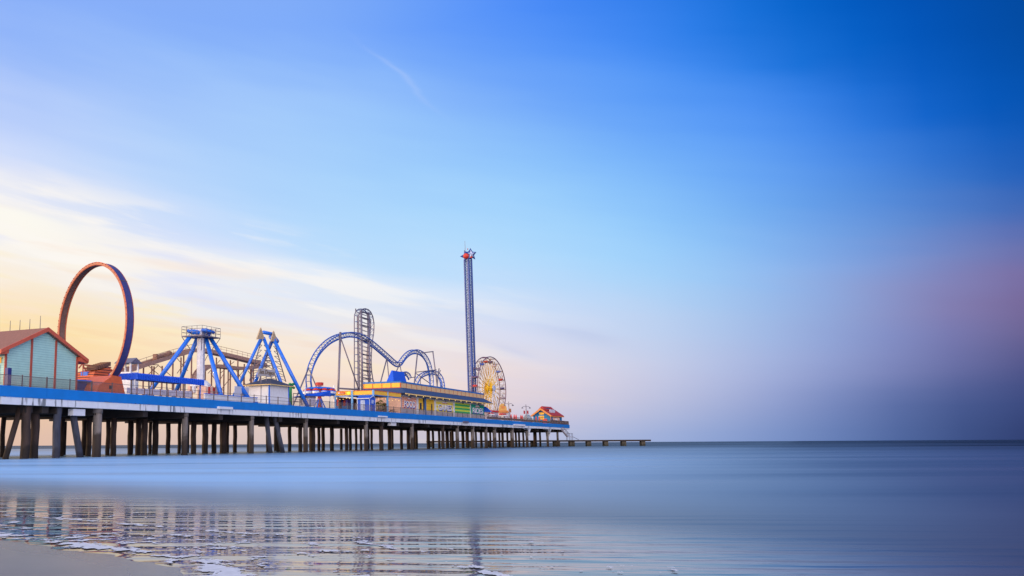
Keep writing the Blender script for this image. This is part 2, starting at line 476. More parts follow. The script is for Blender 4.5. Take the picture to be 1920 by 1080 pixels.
MT = dict(
    deck=mat('deck_boards', (120, 112, 108), 0.8, scale=1.0),
    blue=chipped_blue(), white_edge=stained_white(),
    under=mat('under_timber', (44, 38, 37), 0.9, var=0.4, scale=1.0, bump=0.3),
    timber=pile_mat('pile_timber', (60, 46, 41), (34, 26, 23), 1.2),
    concrete=pile_mat('pile_concrete', (114, 106, 102), (58, 48, 42), 2.2),
    painted=pile_mat('pile_painted', (66, 70, 86), (48, 50, 62), 0.6),
    rail=mat('rail_metal', (112, 102, 102), 0.5, 0.2, scale=4),
    railbrown=mat('rail_brown', (112, 84, 78), 0.6, 0.0, scale=4),
    teal=banded('siding_teal', (172, 214, 206), (136, 186, 184), 0.26, 2, 0.65, 0.16),
    red=mat('trim_red', (198, 92, 66), 0.55), redtrim=mat('trim_dull_red', (176, 80, 62), 0.6),
    roofred=mat('roof_shingle', (146, 100, 84), 0.85, var=0.25, scale=5, bump=0.3),
    steel=mat('steel_grey', (122, 116, 130), 0.45, 0.3, scale=3),
    darksteel=mat('steel_dark', (94, 90, 104), 0.5, 0.3, scale=3),
    orange=mat('ride_orange', (214, 104, 60), 0.45, var=0.15),
    orangestripe=banded('orange_slats', (226, 110, 60), (110, 52, 36), 0.34, 2, 0.6, 0.4, 0.3),
    loopblue=mat('loop_blue', (58, 58, 116), 0.5, var=0.2, scale=1.5),
    loopin=mat('loop_inside', (112, 84, 76), 0.6, var=0.3, scale=2.0),
    loopedge=mat('loop_edge', (164, 88, 64), 0.55, var=0.3, scale=3),
    rideblue=mat('ride_blue', (26, 112, 226), 0.4, var=0.15, coat=0.3),
    canopyblue=mat('canopy_blue', (22, 88, 214), 0.55, var=0.12),
    corr=mat('corrugated_blue', (26, 92, 222), 0.45, var=0.1),
    white=mat('white_paint', (226, 228, 234), 0.6, var=0.08),
    lilac=mat('panel_lilac', (196, 188, 204), 0.6, var=0.25, scale=2.5),
    gull=mat('pendulum_white', (206, 208, 220), 0.4, 0.1),
    flume=mat('flume_tan', (166, 132, 118), 0.75, var=0.25, scale=3, bump=0.2),
    flumepost=mat('flume_post', (140, 100, 90), 0.75, var=0.25),
    log=mat('log_brown', (150, 112, 92), 0.8, var=0.35, scale=4, bump=0.3),
    tan=mat('cap_tan', (186, 162, 130), 0.7, var=0.2),
    greysign=mat('sign_grey', (178, 172, 172), 0.7, var=0.15),
    signtext=mat('sign_script', (112, 92, 66), 0.7),
    slate=mat('roof_slate', (64, 66, 84), 0.8, var=0.3, scale=5, bump=0.3),
    skirt=mat('roof_skirt_blue', (46, 72, 112), 0.7, var=0.25, scale=4, bump=0.2),
    yellow=mat('fascia_yellow', (246, 190, 62), 0.55), cream=mat('trim_cream', (236, 200, 130), 0.6),
    beige=mat('parapet_shaded', (224, 186, 134), 0.6, var=0.12),  # shaded tone of the parapet put into its colour
    coping=mat('coping_blue', (38, 112, 186), 0.55),
    green=mat('statue_green', (40, 140, 74), 0.6, var=0.3),
    ridered=mat('ride_red', (196, 54, 40), 0.45), navy=mat('navy', (40, 48, 120), 0.5),
    trackblue=mat('track_blue', (44, 96, 190), 0.4, 0.1), tracklight=mat('track_tie', (84, 108, 160), 0.45, 0.2),
    lattice=mat('tower_blue', (22, 64, 140), 0.45, 0.1, var=0.2), pale=mat('pale_ladder', (176, 190, 220), 0.5),
    wheel=mat('wheel_rim', (112, 84, 104), 0.45, 0.2), spoke=mat('spoke_amber', (206, 160, 70), 0.5, 0.2),
    hub=mat('hub_yellow', (236, 190, 34), 0.45), pinkwall=mat('wall_pinkish', (226, 186, 170), 0.7),
    door=mat('dark_gap', (46, 48, 62), 0.6), brown=mat('brown_wood', (118, 82, 66), 0.75, var=0.3),
    plainwall=mat('wall_grey', (186, 178, 186), 0.7), foodbg=checks('food_gingham', (236, 120, 84), (246, 214, 190), 0.9, 0.4, 'gingham'),
    gamesbg=checks('games_stripes', (246, 222, 70), (244, 236, 170), 1, 0.86, 'stripe'),
    ridesbg=mat('rides_green', (10, 164, 130), 0.6), stripebg=checks('shutter_stripes', (30, 176, 104), (206, 226, 70), 1, 0.86, 'stripe'),
    shutter=banded('shutter_yellow', (248, 204, 52), (240, 176, 40), 0.55, 2, 0.6, 0.2, 0.3),
    textblue=mat('letter_blue', (36, 66, 172), 0.5), textwhite=mat('letter_white', (246, 246, 250), 0.5),
    signred=mat('sign_red', (210, 60, 56), 0.5), shedblue=mat('shed_blue', (22, 84, 200), 0.6),
    postblue=mat('post_paleblue', (110, 170, 224), 0.55), bulb=mat('bulb', (255, 214, 120), 0.4, emit=1.2),
    lampglow=mat('lamp_yellow', (255, 226, 60), 0.4, emit=1.5), shell=mat('shell_yellow', (206, 160, 84), 0.6, var=0.2),
    umbred=mat('cloth_red', (216, 62, 56), 0.8), cloth=mat('cloth_white', (236, 232, 236), 0.8),
    houseblue=banded('house_blue', (20, 118, 176), (14, 92, 146), 0.4, 2, 0.65, 0.2), houseroof=mat('house_roof_red', (170, 48, 42), 0.65, var=0.2),
    trimorange=mat('trim_orange', (206, 130, 66), 0.6), glass=mat('window_grey', (150, 160, 180), 0.2, 0.0),
    mussel=pile_mat('jetty_block', (84, 76, 64), (50, 48, 36), 0.4), shrub=mat('shrub_leaf', (104, 108, 52), 0.8, var=0.5, scale=6),
    arcade=mat('arcade_purple', (84, 66, 160), 0.5, var=0.3), teldome=mat('dome_grey', (140, 150, 160), 0.6, var=0.4, scale=2),
    skin=mat('skin', (196, 150, 124), 0.6),
)


# ------------------------------------------------------------------ mesh builder (points in the pier frame unless another frame is given)
class MB:
    def __init__(s, frame=None):
        s.v, s.f, s.fr = [], [], frame or PIER

    def _add(s, vs, fs):
        o = len(s.v)
        s.v += [Vector(p) for p in vs]
        s.f += [tuple(i + o for i in f) for f in fs]
        return s

    def hexa(s, a):
        return s._add(a, [(0, 3, 2, 1), (4, 5, 6, 7), (0, 1, 5, 4), (1, 2, 6, 5), (2, 3, 7, 6), (3, 0, 4, 7)])

    def box(s, x0, x1, y0, y1, z0, z1):
        return s.hexa([(x0, y0, z0), (x1, y0, z0), (x1, y1, z0), (x0, y1, z0), (x0, y0, z1), (x1, y0, z1), (x1, y1, z1), (x0, y1, z1)])

    def beam(s, p, q, w, h, up=(0, 0, 1)):
        p, q = Vector(p), Vector(q)
        t = (q - p).normalized()
        up = Vector(up)
        if abs(t.dot(up)) > 0.98:
            up = Vector((1, 0, 0))
        a = t.cross(up).normalized() * (w / 2)
        b = a.cross(t).normalized() * (h / 2)
        return s.hexa([p - a - b, p + a - b, q + a - b, q - a - b, p - a + b, p + a + b, q + a + b, q - a + b])

    def tube(s, p, q, r, r2=None, n=8):
        p, q = Vector(p), Vector(q)
        r2 = r if r2 is None else r2
        t = (q - p).normalized()
        u = t.orthogonal().normalized()
        w2 = t.cross(u)
        vs = []
        for c, rr in ((p, r), (q, r2)):
            for k in range(n):
                a = 2 * math.pi * k / n
                vs.append(c + (u * math.cos(a) + w2 * math.sin(a)) * rr)
        fs = [(k, (k + 1) % n, n + (k + 1) % n, n + k) for k in range(n)]
        fs += [tuple(range(n))[::-1], tuple(range(n, 2 * n))]
        return s._add(vs, fs)

    def path(s, pts, r, n=6, closed=False):
        pts = [Vector(p) for p in pts]
        m = len(pts)
        vs = []
        prev = None
        for i, p in enumerate(pts):
            if closed:
                t = (pts[(i + 1) % m] - pts[i - 1]).normalized()
            else:
                t = (pts[min(i + 1, m - 1)] - pts[max(i - 1, 0)]).normalized()
            u = t.orthogonal().normalized() if prev is None else (prev - t * prev.dot(t)).normalized()
            prev = u
            w2 = t.cross(u)
            for k in range(n):
                a = 2 * math.pi * k / n
                vs.append(p + (u * math.cos(a) + w2 * math.sin(a)) * r)
        fs = []
        for i in range(m if closed else m - 1):
            j = (i + 1) % m
            for k in range(n):
                fs.append((i * n + k, i * n + (k + 1) % n, j * n + (k + 1) % n, j * n + k))
        if not closed:
            fs += [tuple(range(n))[::-1], tuple(range((m - 1) * n, m * n))]
        return s._add(vs, fs)

    def prism(s, poly, off):
        poly = [Vector(p) for p in poly]
        off = Vector(off)
        n = len(poly)
        return s._add(poly + [p + off for p in poly],
                      [tuple(range(n))[::-1], tuple(range(n, 2 * n))] + [(k, (k + 1) % n, n + (k + 1) % n, n + k) for k in range(n)])

    def lathe(s, c, prof, n=16, a0=0, sq=(1, 1)):
        c = Vector(c)
        vs = [c + Vector((r * math.cos(a0 + 2 * math.pi * k / n) * sq[0], r * math.sin(a0 + 2 * math.pi * k / n) * sq[1], z)) for r, z in prof for k in range(n)]
        fs = []
        for i in range(len(prof) - 1):
            for k in range(n):
                fs.append((i * n + k, i * n + (k + 1) % n, (i + 1) * n + (k + 1) % n, (i + 1) * n + k))
        fs += [tuple(range(n))[::-1], tuple(range((len(prof) - 1) * n, len(prof) * n))]
        return s._add(vs, fs)

    def ball(s, c, r, n=12, sc=(1, 1, 1)):
        prof = []
        m = max(6, n // 2 + 2)
        c = Vector(c)
        vs, fs = [], []
        for i in range(m + 1):
            th = math.pi * i / m
            for k in range(n):
                a = 2 * math.pi * k / n
                vs.append(c + Vector((math.sin(th) * math.cos(a) * r * sc[0], math.sin(th) * math.sin(a) * r * sc[1], -math.cos(th) * r * sc[2])))
        for i in range(m):
            for k in range(n):
                fs.append((i * n + k, i * n + (k + 1) % n, (i + 1) * n + (k + 1) % n, (i + 1) * n + k))
        return s._add(vs, fs)

    def build(s, name, m, parent=None, smooth=False, bevel=0.0):
        me = bpy.data.meshes.new(name)
        fr = s.fr
        inv = parent['_inv'] if False else None
        mw = WM[parent.name].inverted() if parent else Matrix()
        me.from_pydata([mw @ (fr @ p) for p in s.v], [], s.f)
        bm = bmesh.new()
        bm.from_mesh(me)
        bmesh.ops.remove_doubles(bm, verts=bm.verts, dist=1e-5)
        bmesh.ops.recalc_face_normals(bm, faces=bm.faces)
        bm.to_mesh(me)
        bm.free()
        me.materials.append(MT[m] if isinstance(m, str) else m)
        if smooth:
            for p in me.polygons:
                p.use_smooth = True
        o = bpy.data.objects.new(name, me)
        C.objects.link(o)
        if parent:
            o.parent = parent
            WM[o.name] = WM[parent.name]
        else:
            WM[o.name] = Matrix()
        return o


WM = {}


def thing(name, label, cat, s=0, v=0, z=0, group=None, yaw=0.0, frame=None):
    o = bpy.data.objects.new(name, None)
    C.objects.link(o)
    o.empty_display_size = 0.5
    mw = (frame or PIER) @ Matrix.Translation((s, v, z)) @ Matrix.Rotation(yaw, 4, 'Z')
    o.matrix_world = mw
    o.location = mw.to_translation()
    o.rotation_euler = mw.to_euler()
    WM[o.name] = mw.copy()
    o['label'], o['category'] = label, cat
    if group:
        o['group'] = group
    return o


def tag(o, label, cat, group=None):
    o['label'], o['category'] = label, cat
    if group:
        o['group'] = group
    return o


def struct(o, kind='structure', label=None):
    o['kind'] = kind
    if label:
        o['label'] = label
    return o


def copy_thing(o, mw, label, parent=None):
    c = o.copy()
    C.objects.link(c)
    if parent:
        c.parent = parent
    else:
        c.location = mw.to_translation()
        c.rotation_euler = mw.to_euler()
        c['label'] = label
        WM[c.name] = mw.copy()
    for ch in [k for k in bpy.data.objects if k.parent == o]:
        copy_thing(ch, None, None, c)
    return c


def text_mb(body, size, frame, depth=0.05, extrude=True, shear=0.0, fat=0.0):
    """letters as a mesh builder; frame maps (x right, y up, z out) to world"""
    cu = bpy.data.curves.new('letters', 'FONT')
    cu.body = body
    cu.size = size
    cu.align_x = 'CENTER'
    cu.align_y = 'CENTER'
    cu.extrude = depth
    cu.shear = shear
    cu.offset = fat
    o = bpy.data.objects.new('letters', cu)
    C.objects.link(o)
    dg = bpy.context.evaluated_depsgraph_get()
    me = bpy.data.meshes.new_from_object(o.evaluated_get(dg))
    b = MB(frame)
    b._add([v.co.copy() for v in me.vertices], [tuple(p.vertices) for p in me.polygons])
    bpy.data.objects.remove(o)
    bpy.data.meshes.remove(me)
    return b


def front_frame(s, v, z, sx=1.0, sz=1.0):
    """a sheet facing the water side of the pier: x along the pier, y up"""
    return PIER @ Matrix(((sx, 0, 0, s), (0, 0, -1, v), (0, sz, 0, z), (0, 0, 0, 1)))


def catmull(pts, step):
    pts = [Vector(p) for p in pts]
    q = [pts[0] * 2 - pts[1]] + pts + [pts[-1] * 2 - pts[-2]]
    dense = []
    for i in range(1, len(q) - 2):
        a, b, c, d = q[i - 1:i + 3]
        for k in range(24):
            t = k / 24
            dense.append(0.5 * ((2 * b) + (c - a) * t + (2 * a - 5 * b + 4 * c - d) * t * t + (3 * b - a - 3 * c + d) * t ** 3))
    dense.append(pts[-1])
    outp = [dense[0]]
    acc = 0
    for a, b in zip(dense[:-1], dense[1:]):
        l = (b - a).length
        while acc + l >= step:
            k = (step - acc) / l
            a = a.lerp(b, k)
            outp.append(a.copy())
            l = (b - a).length
            acc = 0
        acc += l
    return outp


# ================================================================== SETTING: beach, sea
SHORE_PX = [(-900, 880), (-300, 980), (-100, 1000), (0, 1009), (70, 1017), (130, 1029), (210, 1035), (245, 1043), (292, 1052), (330, 1046), (352, 1062), (385, 1088), (430, 1130), (520, 1250), (700, 1600)]
ZS = 0.22
shore = [on_z(x, y, ZS).to_2d() for x, y in SHORE_PX]
SN = Vector((0.76, 0.65)).normalized()
shore = [shore[0] + Vector((-0.65, 0.76)) * 500] + shore + [shore[-1] + Vector((0.65, -0.76)) * 500]


SU = Vector((SN.y, -SN.x))
shore_uw = sorted((p.dot(SU), p.dot(SN)) for p in shore)


def shore_d(x, y):
    """signed distance to the water's edge, positive out to sea"""
    p = Vector((x, y))
    best = 1e9
    for a, b in zip(shore[:-1], shore[1:]):
        ab = b - a
        t = max(0, min(1, (p - a).dot(ab) / ab.length_squared))
        best = min(best, (p - a - ab * t).length)
    u, w_ = p.dot(SU), p.dot(SN)
    ws = shore_uw[-1][1] if u > shore_uw[-1][0] else shore_uw[0][1]
    for (u0, w0), (u1, w1) in zip(shore_uw[:-1], shore_uw[1:]):
        if u0 <= u <= u1:
            ws = w0 + (w1 - w0) * (u - u0) / max(1e-6, u1 - u0)
            break
    return best if w_ > ws else -best


def water_z(d):
    t = max(0.0, min(1.0, d / 22.0))
    return ZS * (1 - t) ** 1.3


def grid_mesh(name, xs, ys, zf, m, attr=None, keep=None):
    vs, fs, at = [], [], []
    for j, y in enumerate(ys):
        for i, x in enumerate(xs):
            d = shore_d(x, y) if abs(x) < 400 and y < 400 else 400.0
            vs.append((x, y, zf(x, y, d)))
            at.append(d)
    n = len(xs)
    for j in range(len(ys) - 1):
        for i in range(n - 1):
            q = (j * n + i, j * n + i + 1, (j + 1) * n + i + 1, (j + 1) * n + i)
            if keep and not any(keep(at[k]) for k in q):
                continue
            fs.append(q)
    me = bpy.data.meshes.new(name)
    me.from_pydata(vs, [], fs)
    me.materials.append(m)
    a = me.attributes.new('shore', 'FLOAT', 'POINT')
    a.data.foreach_set('value', at)
    for p in me.polygons:
        p.use_smooth = True
    bm = bmesh.new(); bm.from_mesh(me)
    bmesh.ops.delete(bm, geom=[v for v in bm.verts if not v.link_faces], context='VERTS')
    bm.to_mesh(me); bm.free()
    o = bpy.data.objects.new(name, me)
    C.objects.link(o)
    WM[o.name] = Matrix()
    return o


def spaced(a, b, first, grow):
    out_, x, st = [a], a, first
    while x < b:
        x += st
        st *= grow
        out_.append(min(x, b))
    return out_


def sand_z(x, y, d):
    return ZS - 0.012 + max(0, -d) * 0.035 - max(0, min(d, 10)) * 0.02 - (max(0, min(d, 60) - 10)) * 0.02 + 0.012 * noise.noise((x * 0.5, y * 0.5, 0)) * (1 if d < -0.3 else 0)


def sand_material():
    m = mat('wet_sand', (106, 98, 97), 0.42, var=0.2, scale=0.7)
    t = m.node_tree
    b = t.nodes['Principled BSDF']
    g = N(t, 'ShaderNodeNewGeometry')
    n = N(t, 'ShaderNodeTexNoise', i_Scale=26.0, i_Detail=8.0, i_Roughness=0.7)
    t.links.new(g.outputs['Position'], n.inputs['Vector'])
    bp = N(t, 'ShaderNodeBump', i_Strength=0.22, i_Distance=0.01)
    t.links.new(n.outputs['Fac'], bp.inputs['Height'])
    t.links.new(bp.outputs[0], b.inputs['Normal'])
    # shell grit: scattered dark flecks
    v = N(t, 'ShaderNodeTexVoronoi', i_Scale=3.2)
    t.links.new(g.outputs['Position'], v.inputs['Vector'])
    k = M(t, 'LESS_THAN', v.outputs['Distance'], 0.07)
    n2 = N(t, 'ShaderNodeTexNoise', i_Scale=1.1)
    t.links.new(g.outputs['Position'], n2.inputs['Vector'])
    k = M(t, 'MULTIPLY', k, M(t, 'GREATER_THAN', n2.outputs['Fac'], 0.52))
    src = b.inputs['Base Color'].links[0].from_socket
    mx = N(t, 'ShaderNodeMix', data_type='RGBA')
    t.links.new(M(t, 'MULTIPLY', k, 0.75), mx.inputs[0])
    t.links.new(src, mx.inputs[6])
    mx.inputs[7].default_value = lin((64, 54, 52))
    t.links.new(mx.outputs[2], b.inputs['Base Color'])
    at = N(t, 'ShaderNodeAttribute', attribute_name='shore')
    mr = N(t, 'ShaderNodeMapRange', i_1=-3.0, i_2=0.0, i_3=0.5, i_4=0.22)
    t.links.new(at.outputs['Fac'], mr.inputs[0])
    t.links.new(mr.outputs[0], b.inputs['Roughness'])
    return m


def sea_material():
    m = bpy.data.materials.new('sea_water')
    m.use_nodes = True
    t = m.node_tree
    b = t.nodes['Principled BSDF']
    l = t.links.new
    at = N(t, 'ShaderNodeAttribute', attribute_name='shore')
    d = at.outputs['Fac']
    g = N(t, 'ShaderNodeNewGeometry')
    # shore frame: u along the swell lines, w out to sea
    def sm(a, b_, o0, o1):
        n = N(t, 'ShaderNodeMapRange', interpolation_type='SMOOTHSTEP', i_1=a, i_2=b_, i_3=o0, i_4=o1)
        l(d, n.inputs[0])
        return n.outputs[0]
    def bands(scl, det, seed, rot=0.0):
        mp = N(t, 'ShaderNodeMapping')
        mp.inputs['Rotation'].default_value = (0, 0, rot)
        mp.inputs['Scale'].default_value = scl
        mp.inputs['Location'].default_value = (seed, seed * 0.7, seed)
        l(g.outputs['Position'], mp.inputs[0])
        n = N(t, 'ShaderNodeTexNoise', i_Scale=1.0, i_Detail=det, i_Roughness=0.55)
        l(mp.outputs[0], n.inputs['Vector'])
        return n.outputs['Fac']
    far = bands((0.006, 0.03, 0.0), 3.0, 3.0, 0.06)
    mid = bands((0.02, 0.12, 0.0), 3.0, 7.0, 0.04)
    # body colour: sandy grey in the wash, deep blue further out
    cr = N(t, 'ShaderNodeValToRGB')
    els = cr.color_ramp.elements
    els[0].position, els[0].color = 0.0, lin((74, 69, 69))
    els[1].position, els[1].color = 1.0, lin((30, 58, 86))
    e = els.new(0.05); e.color = lin((50, 53, 62))
    e = els.new(0.18); e.color = lin((36, 56, 80))
    e = els.new(0.40); e.color = lin((28, 52, 78))
    l(M(t, 'DIVIDE', d, 120.0, clamp=True), cr.inputs[0])
    l(cr.outputs[0], b.inputs['Base Color'])
    rough = M(t, 'ADD', sm(2.8, 9, 0.04, 0.30), M(t, 'MULTIPLY', M(t, 'SUBTRACT', mid, 0.5), sm(8, 20, 0.0, 0.25)))
    l(rough, b.inputs['Roughness'])
    l(sm(3, 10, 1.75, 1.36), b.inputs['IOR'])
    l(sm(5, 10, 0.8, 0.5), b.inputs['Specular IOR Level'])
    # ripples: small wind-wave lines near the beach, dying out seaward where the surf smooths them
    r1 = bands((1.2, 5.0, 0.0), 2.0, 1.0, 0.22)
    r2 = bands((0.16, 1.25, 0.0), 1.0, 4.0, 0.16)
    r3 = bands((0.5, 2.6, 0.0), 2.0, 6.0, 0.10)
    r4 = bands((6.0, 14.0, 0.0), 3.0, 4.0, 0.3)
    calm = bands((0.25, 0.35, 0.0), 2.0, 12.0)
    hgt = M(t, 'ADD', M(t, 'ADD', M(t, 'MULTIPLY', r1, 0.012), M(t, 'MULTIPLY', r2, 0.11)), M(t, 'ADD', M(t, 'MULTIPLY', r3, 0.035), M(t, 'MULTIPLY', r4, 0.002)))
    bp = N(t, 'ShaderNodeBump', i_Distance=1.0)
    l(hgt, bp.inputs['Height'])
    l(M(t, 'MULTIPLY', M(t, 'MULTIPLY', sm(0.0, 4.0, 0.2, 0.7), M(t, 'ADD', 0.25, M(t, 'MULTIPLY', calm, 1.5))), sm(6, 14, 1.0, 0.08)), bp.inputs['Strength'])
    l(bp.outputs[0], b.inputs['Normal'])
    # milky, aerated surf in the band of breakers
    df = N(t, 'ShaderNodeBsdfDiffuse')
    df.inputs[0].default_value = lin((164, 206, 243))
    # the surf is whitest along the pier and dies away to the side
    dv = N(t, 'ShaderNodeVectorMath', operation='DOT_PRODUCT')
    l(g.outputs['Position'], dv.inputs[0])
    dv.inputs[1].default_value = (-vv.x, -vv.y, 0)
    ln = N(t, 'ShaderNodeMapRange', interpolation_type='SMOOTHSTEP', i_1=-18.0, i_2=5.0, i_3=1.0, i_4=0.0)
    l(M(t, 'ADD', dv.outputs['Value'], M(t, 'MULTIPLY', M(t, 'SUBTRACT', mid, 0.5), 8.0)), ln.inputs[0])
    lat = ln.outputs[0]
    milk = M(t, 'MULTIPLY', M(t, 'MULTIPLY', sm(4.2, 17, 0.0, 0.9), sm(30, 110, 1.0, 0.35)), M(t, 'MULTIPLY', lat, M(t, 'ADD', 0.75, M(t, 'MULTIPLY', M(t, 'SUBTRACT', mid, 0.5), 1.4))), clamp=True)
    ms = N(t, 'ShaderNodeMixShader')
    l(milk, ms.inputs[0])
    l(b.outputs[0], ms.inputs[1])
    l(df.outputs[0], ms.inputs[2])
    # choppy open sea: its many steep little faces show the dark water below
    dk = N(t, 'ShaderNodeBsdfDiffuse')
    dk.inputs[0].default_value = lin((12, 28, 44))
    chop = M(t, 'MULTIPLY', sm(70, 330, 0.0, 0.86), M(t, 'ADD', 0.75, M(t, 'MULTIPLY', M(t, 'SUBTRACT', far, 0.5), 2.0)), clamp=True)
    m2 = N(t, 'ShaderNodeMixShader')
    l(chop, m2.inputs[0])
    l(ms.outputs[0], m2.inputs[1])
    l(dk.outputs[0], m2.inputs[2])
    l(m2.outputs[0], t.nodes['Material Output'].inputs['Surface'])
    return m


xs = sorted(set([-x for x in spaced(0.1, 9000, 0.3, 1.09)] + spaced(0.1, 9000, 0.3, 1.09)))
ys = spaced(-6, 30, 0.4, 1.0) + spaced(30, 20000, 0.6, 1.12)[1:]
SEA = grid_mesh('sea', xs, ys, lambda x, y, d: water_z(d) if d > 0 else ZS + 0.05 * d, sea_material(), keep=lambda d: d > -0.6)
struct(SEA, label='calm milky blue sea running out to the horizon')
xs = sorted(set([-x for x in spaced(0.05, 300, 0.25, 1.06)] + spaced(0.05, 300, 0.25, 1.06)))
ys = spaced(-40, 40, 0.35, 1.0) + spaced(40, 300, 1.0, 1.15)[1:]
SAND = grid_mesh('beach', xs, ys, sand_z, sand_material())
struct(SAND, label='wet grey sand beach at the water edge')

# foam: lacy white patches along the water's edge and on the last little breaker
FOAMM = mat('foam', (206, 208, 214), 0.9, var=0.2, scale=9)
def foam_density(x, y, d):
    u = x * 0.75 - y * 0.65
    n1 = noise.noise(Vector((u * 0.7, 3.3, 3.1)))
    n2 = noise.fractal(Vector((x * 5.0, y * 3.2, 9.0)), 0.5, 2.2, 5)
    n4 = noise.noise(Vector((u * 1.6, d * 1.1, 5.5)))
    wb = 0.25 + 0.16 * noise.noise(Vector((u * 0.9, 8.8, 0)))
    edge = math.exp(-((d - wb) / 0.22) ** 2) * (0.68 + 0.5 * n1)
    wash = 0.42 * math.exp(-((d - 1.1) / 0.9) ** 2) * (0.55 + 1.1 * n4)
    d2 = d - 2.7 - 0.5 * noise.noise(Vector((u * 0.35, 7.7, 0)))
    breaker = math.exp(-(d2 / 0.13) ** 2) * (0.42 + 0.8 * noise.noise(Vector((u * 0.8, 1.1, 4))))
    dd_ = noise.voronoi(Vector((x * 7.0 + 0.5 * n2, y * 4.5, 2.0)))[0]
    return max(edge, wash, breaker) + 0.5 * n2 + 0.12 - 0.5 * (dd_[1] - dd_[0])


vs, fs, idx = [], [], {}
ST = 0.02
def fv(i, j):
    if (i, j) not in idx:
        x, y = i * ST, j * ST
        idx[(i, j)] = len(vs)
        vs.append((x, y, ZS * 1.0 + 0.006 - 0.012 * max(0, min(3.5, shore_d(x, y)))))
    return idx[(i, j)]


for j in range(int(5 / ST), int(19 / ST)):
    for i in range(int(-12 / ST), int(9 / ST)):
        x, y = (i + .5) * ST, (j + .5) * ST
        q = (x * F_ / y + CX)
        if q < -60 or q > 1300:
            continue
        # quick reject by the straight chord of the shore
        dd = (Vector((x, y)) - Vector((-3.0, 9.3))).dot(SN)
        if dd < -2.5 or dd > 7:
            continue
        d = shore_d(x, y)
        if d < 0.0 or d > 4.4:
            continue
        if foam_density(x, y, d) > 0.5:
            fs.append((fv(i, j), fv(i + 1, j), fv(i + 1, j + 1), fv(i, j + 1)))
me = bpy.data.meshes.new('sea_foam')
me.from_pydata(vs, [], fs)
me.materials.append(FOAMM)
FO = bpy.data.objects.new('sea_foam', me)
C.objects.link(FO)
struct(FO, 'stuff', 'lacy white foam along the water edge')

# ================================================================== THE PIER
BACKV = 24.0
pier = thing('pier', 'long amusement pier with blue fascia above a white beam on dark piles', 'pier', 0, 0, 0)
S0, S1 = -22.0, LEN
MB().box(S0, S1, 0.35, BACKV, -0.55, 0.0).build('deck', 'deck', pier)
b = MB()
for k in range(40):
    a0 = S0 + (S1 - S0) * k / 40
    a1 = S0 + (S1 - S0) * (k + 1) / 40 - (0.03 if k % 3 == 0 else 0)
    b.box(a0, a1, 0.0, 0.34, -1.1, 0.03)
b.box(S1 - 0.34, S1, 0.34, BACKV, -1.1, 0.03)
b.build('fascia', 'blue', pier)
b = MB()
sj = P(3, 750, 0).x
b.box(sj, P(985, 800, 0).x, 0.06, 0.5, -1.85, -1.1)
b.box(P(985, 800, 0).x, S1 - 3, 0.06, 0.5, -1.75, -1.1)
b.box(S1 - 3, S1 - 0.4, 0.06, 0.5, -1.6, -1.1)
b.build('edge_beam', 'white_edge', pier)
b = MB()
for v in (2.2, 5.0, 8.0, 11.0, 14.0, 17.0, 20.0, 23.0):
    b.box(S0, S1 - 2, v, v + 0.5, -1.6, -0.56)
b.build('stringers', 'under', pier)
# bents: a cap beam across the pier at each row of piles
front = [(47, 18, .9, 't'), (64, 17, 1.9, 't'), (105, 15, .8, 'p'), (181, 17, .7, 'c'), (346, 12, .7, 'c'), (471, 10, .7, 'c'), (573, 9, .7, 'c'), (686.5, 8, .7, 'c'),
         (715, 8, 1.0, 't'), (773, 7, .7, 'c'), (831, 6, .8, 't'), (858, 7, .8, 'c'), (887, 7, .8, 'c'), (912, 6, .8, 'c'), (928, 7, .8, 'c'), (961, 7, .8, 'c'),
         (989, 5, .8, 'c'), (1027.5, 4.5, .8, 'c'), (1046.5, 4, 1.2, 'c')]
bent_s = []
for x, wd, v, k in front:
    s = P(x, 840, v).x
    bent_s.append(s)
caps = [-14.0] + sorted(bent_s)
full = []
for a, c in zip(caps, caps[1:] + [LEN - 2]):
    full.append(a)
    if c - a > 9:
        full.append((a + c) / 2)
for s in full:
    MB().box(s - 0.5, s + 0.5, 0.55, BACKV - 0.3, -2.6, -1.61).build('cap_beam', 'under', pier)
# piles
def pile(x, y0, wd, v, kind, z1=-1.62, lean=0.0):
    p = P(x, 840, v)
    r = wd * PXM(x, v) / 2
    mtl = {'t': 'timber', 'c': 'concrete', 'p': 'painted'}[kind]
    b = MB()
    if kind == 'c':
        b.tube((p.x, v, -DECK - 1.5), (p.x, v, z1), r, r * 0.97, 14)
        b.tube((p.x, v, z1 - 0.75), (p.x, v, z1), r * 1.12, r * 1.12, 14)
    else:
        pts = []
        for k in range(7):
            t = k / 6
            pts.append((p.x + 0.06 * math.sin(k * 1.7 + x), v, -DECK - 1.5 + (z1 + DECK + 1.5) * t))
        b.path(pts, r, 10)
    return b.build('pile', mtl, pier, smooth=True)


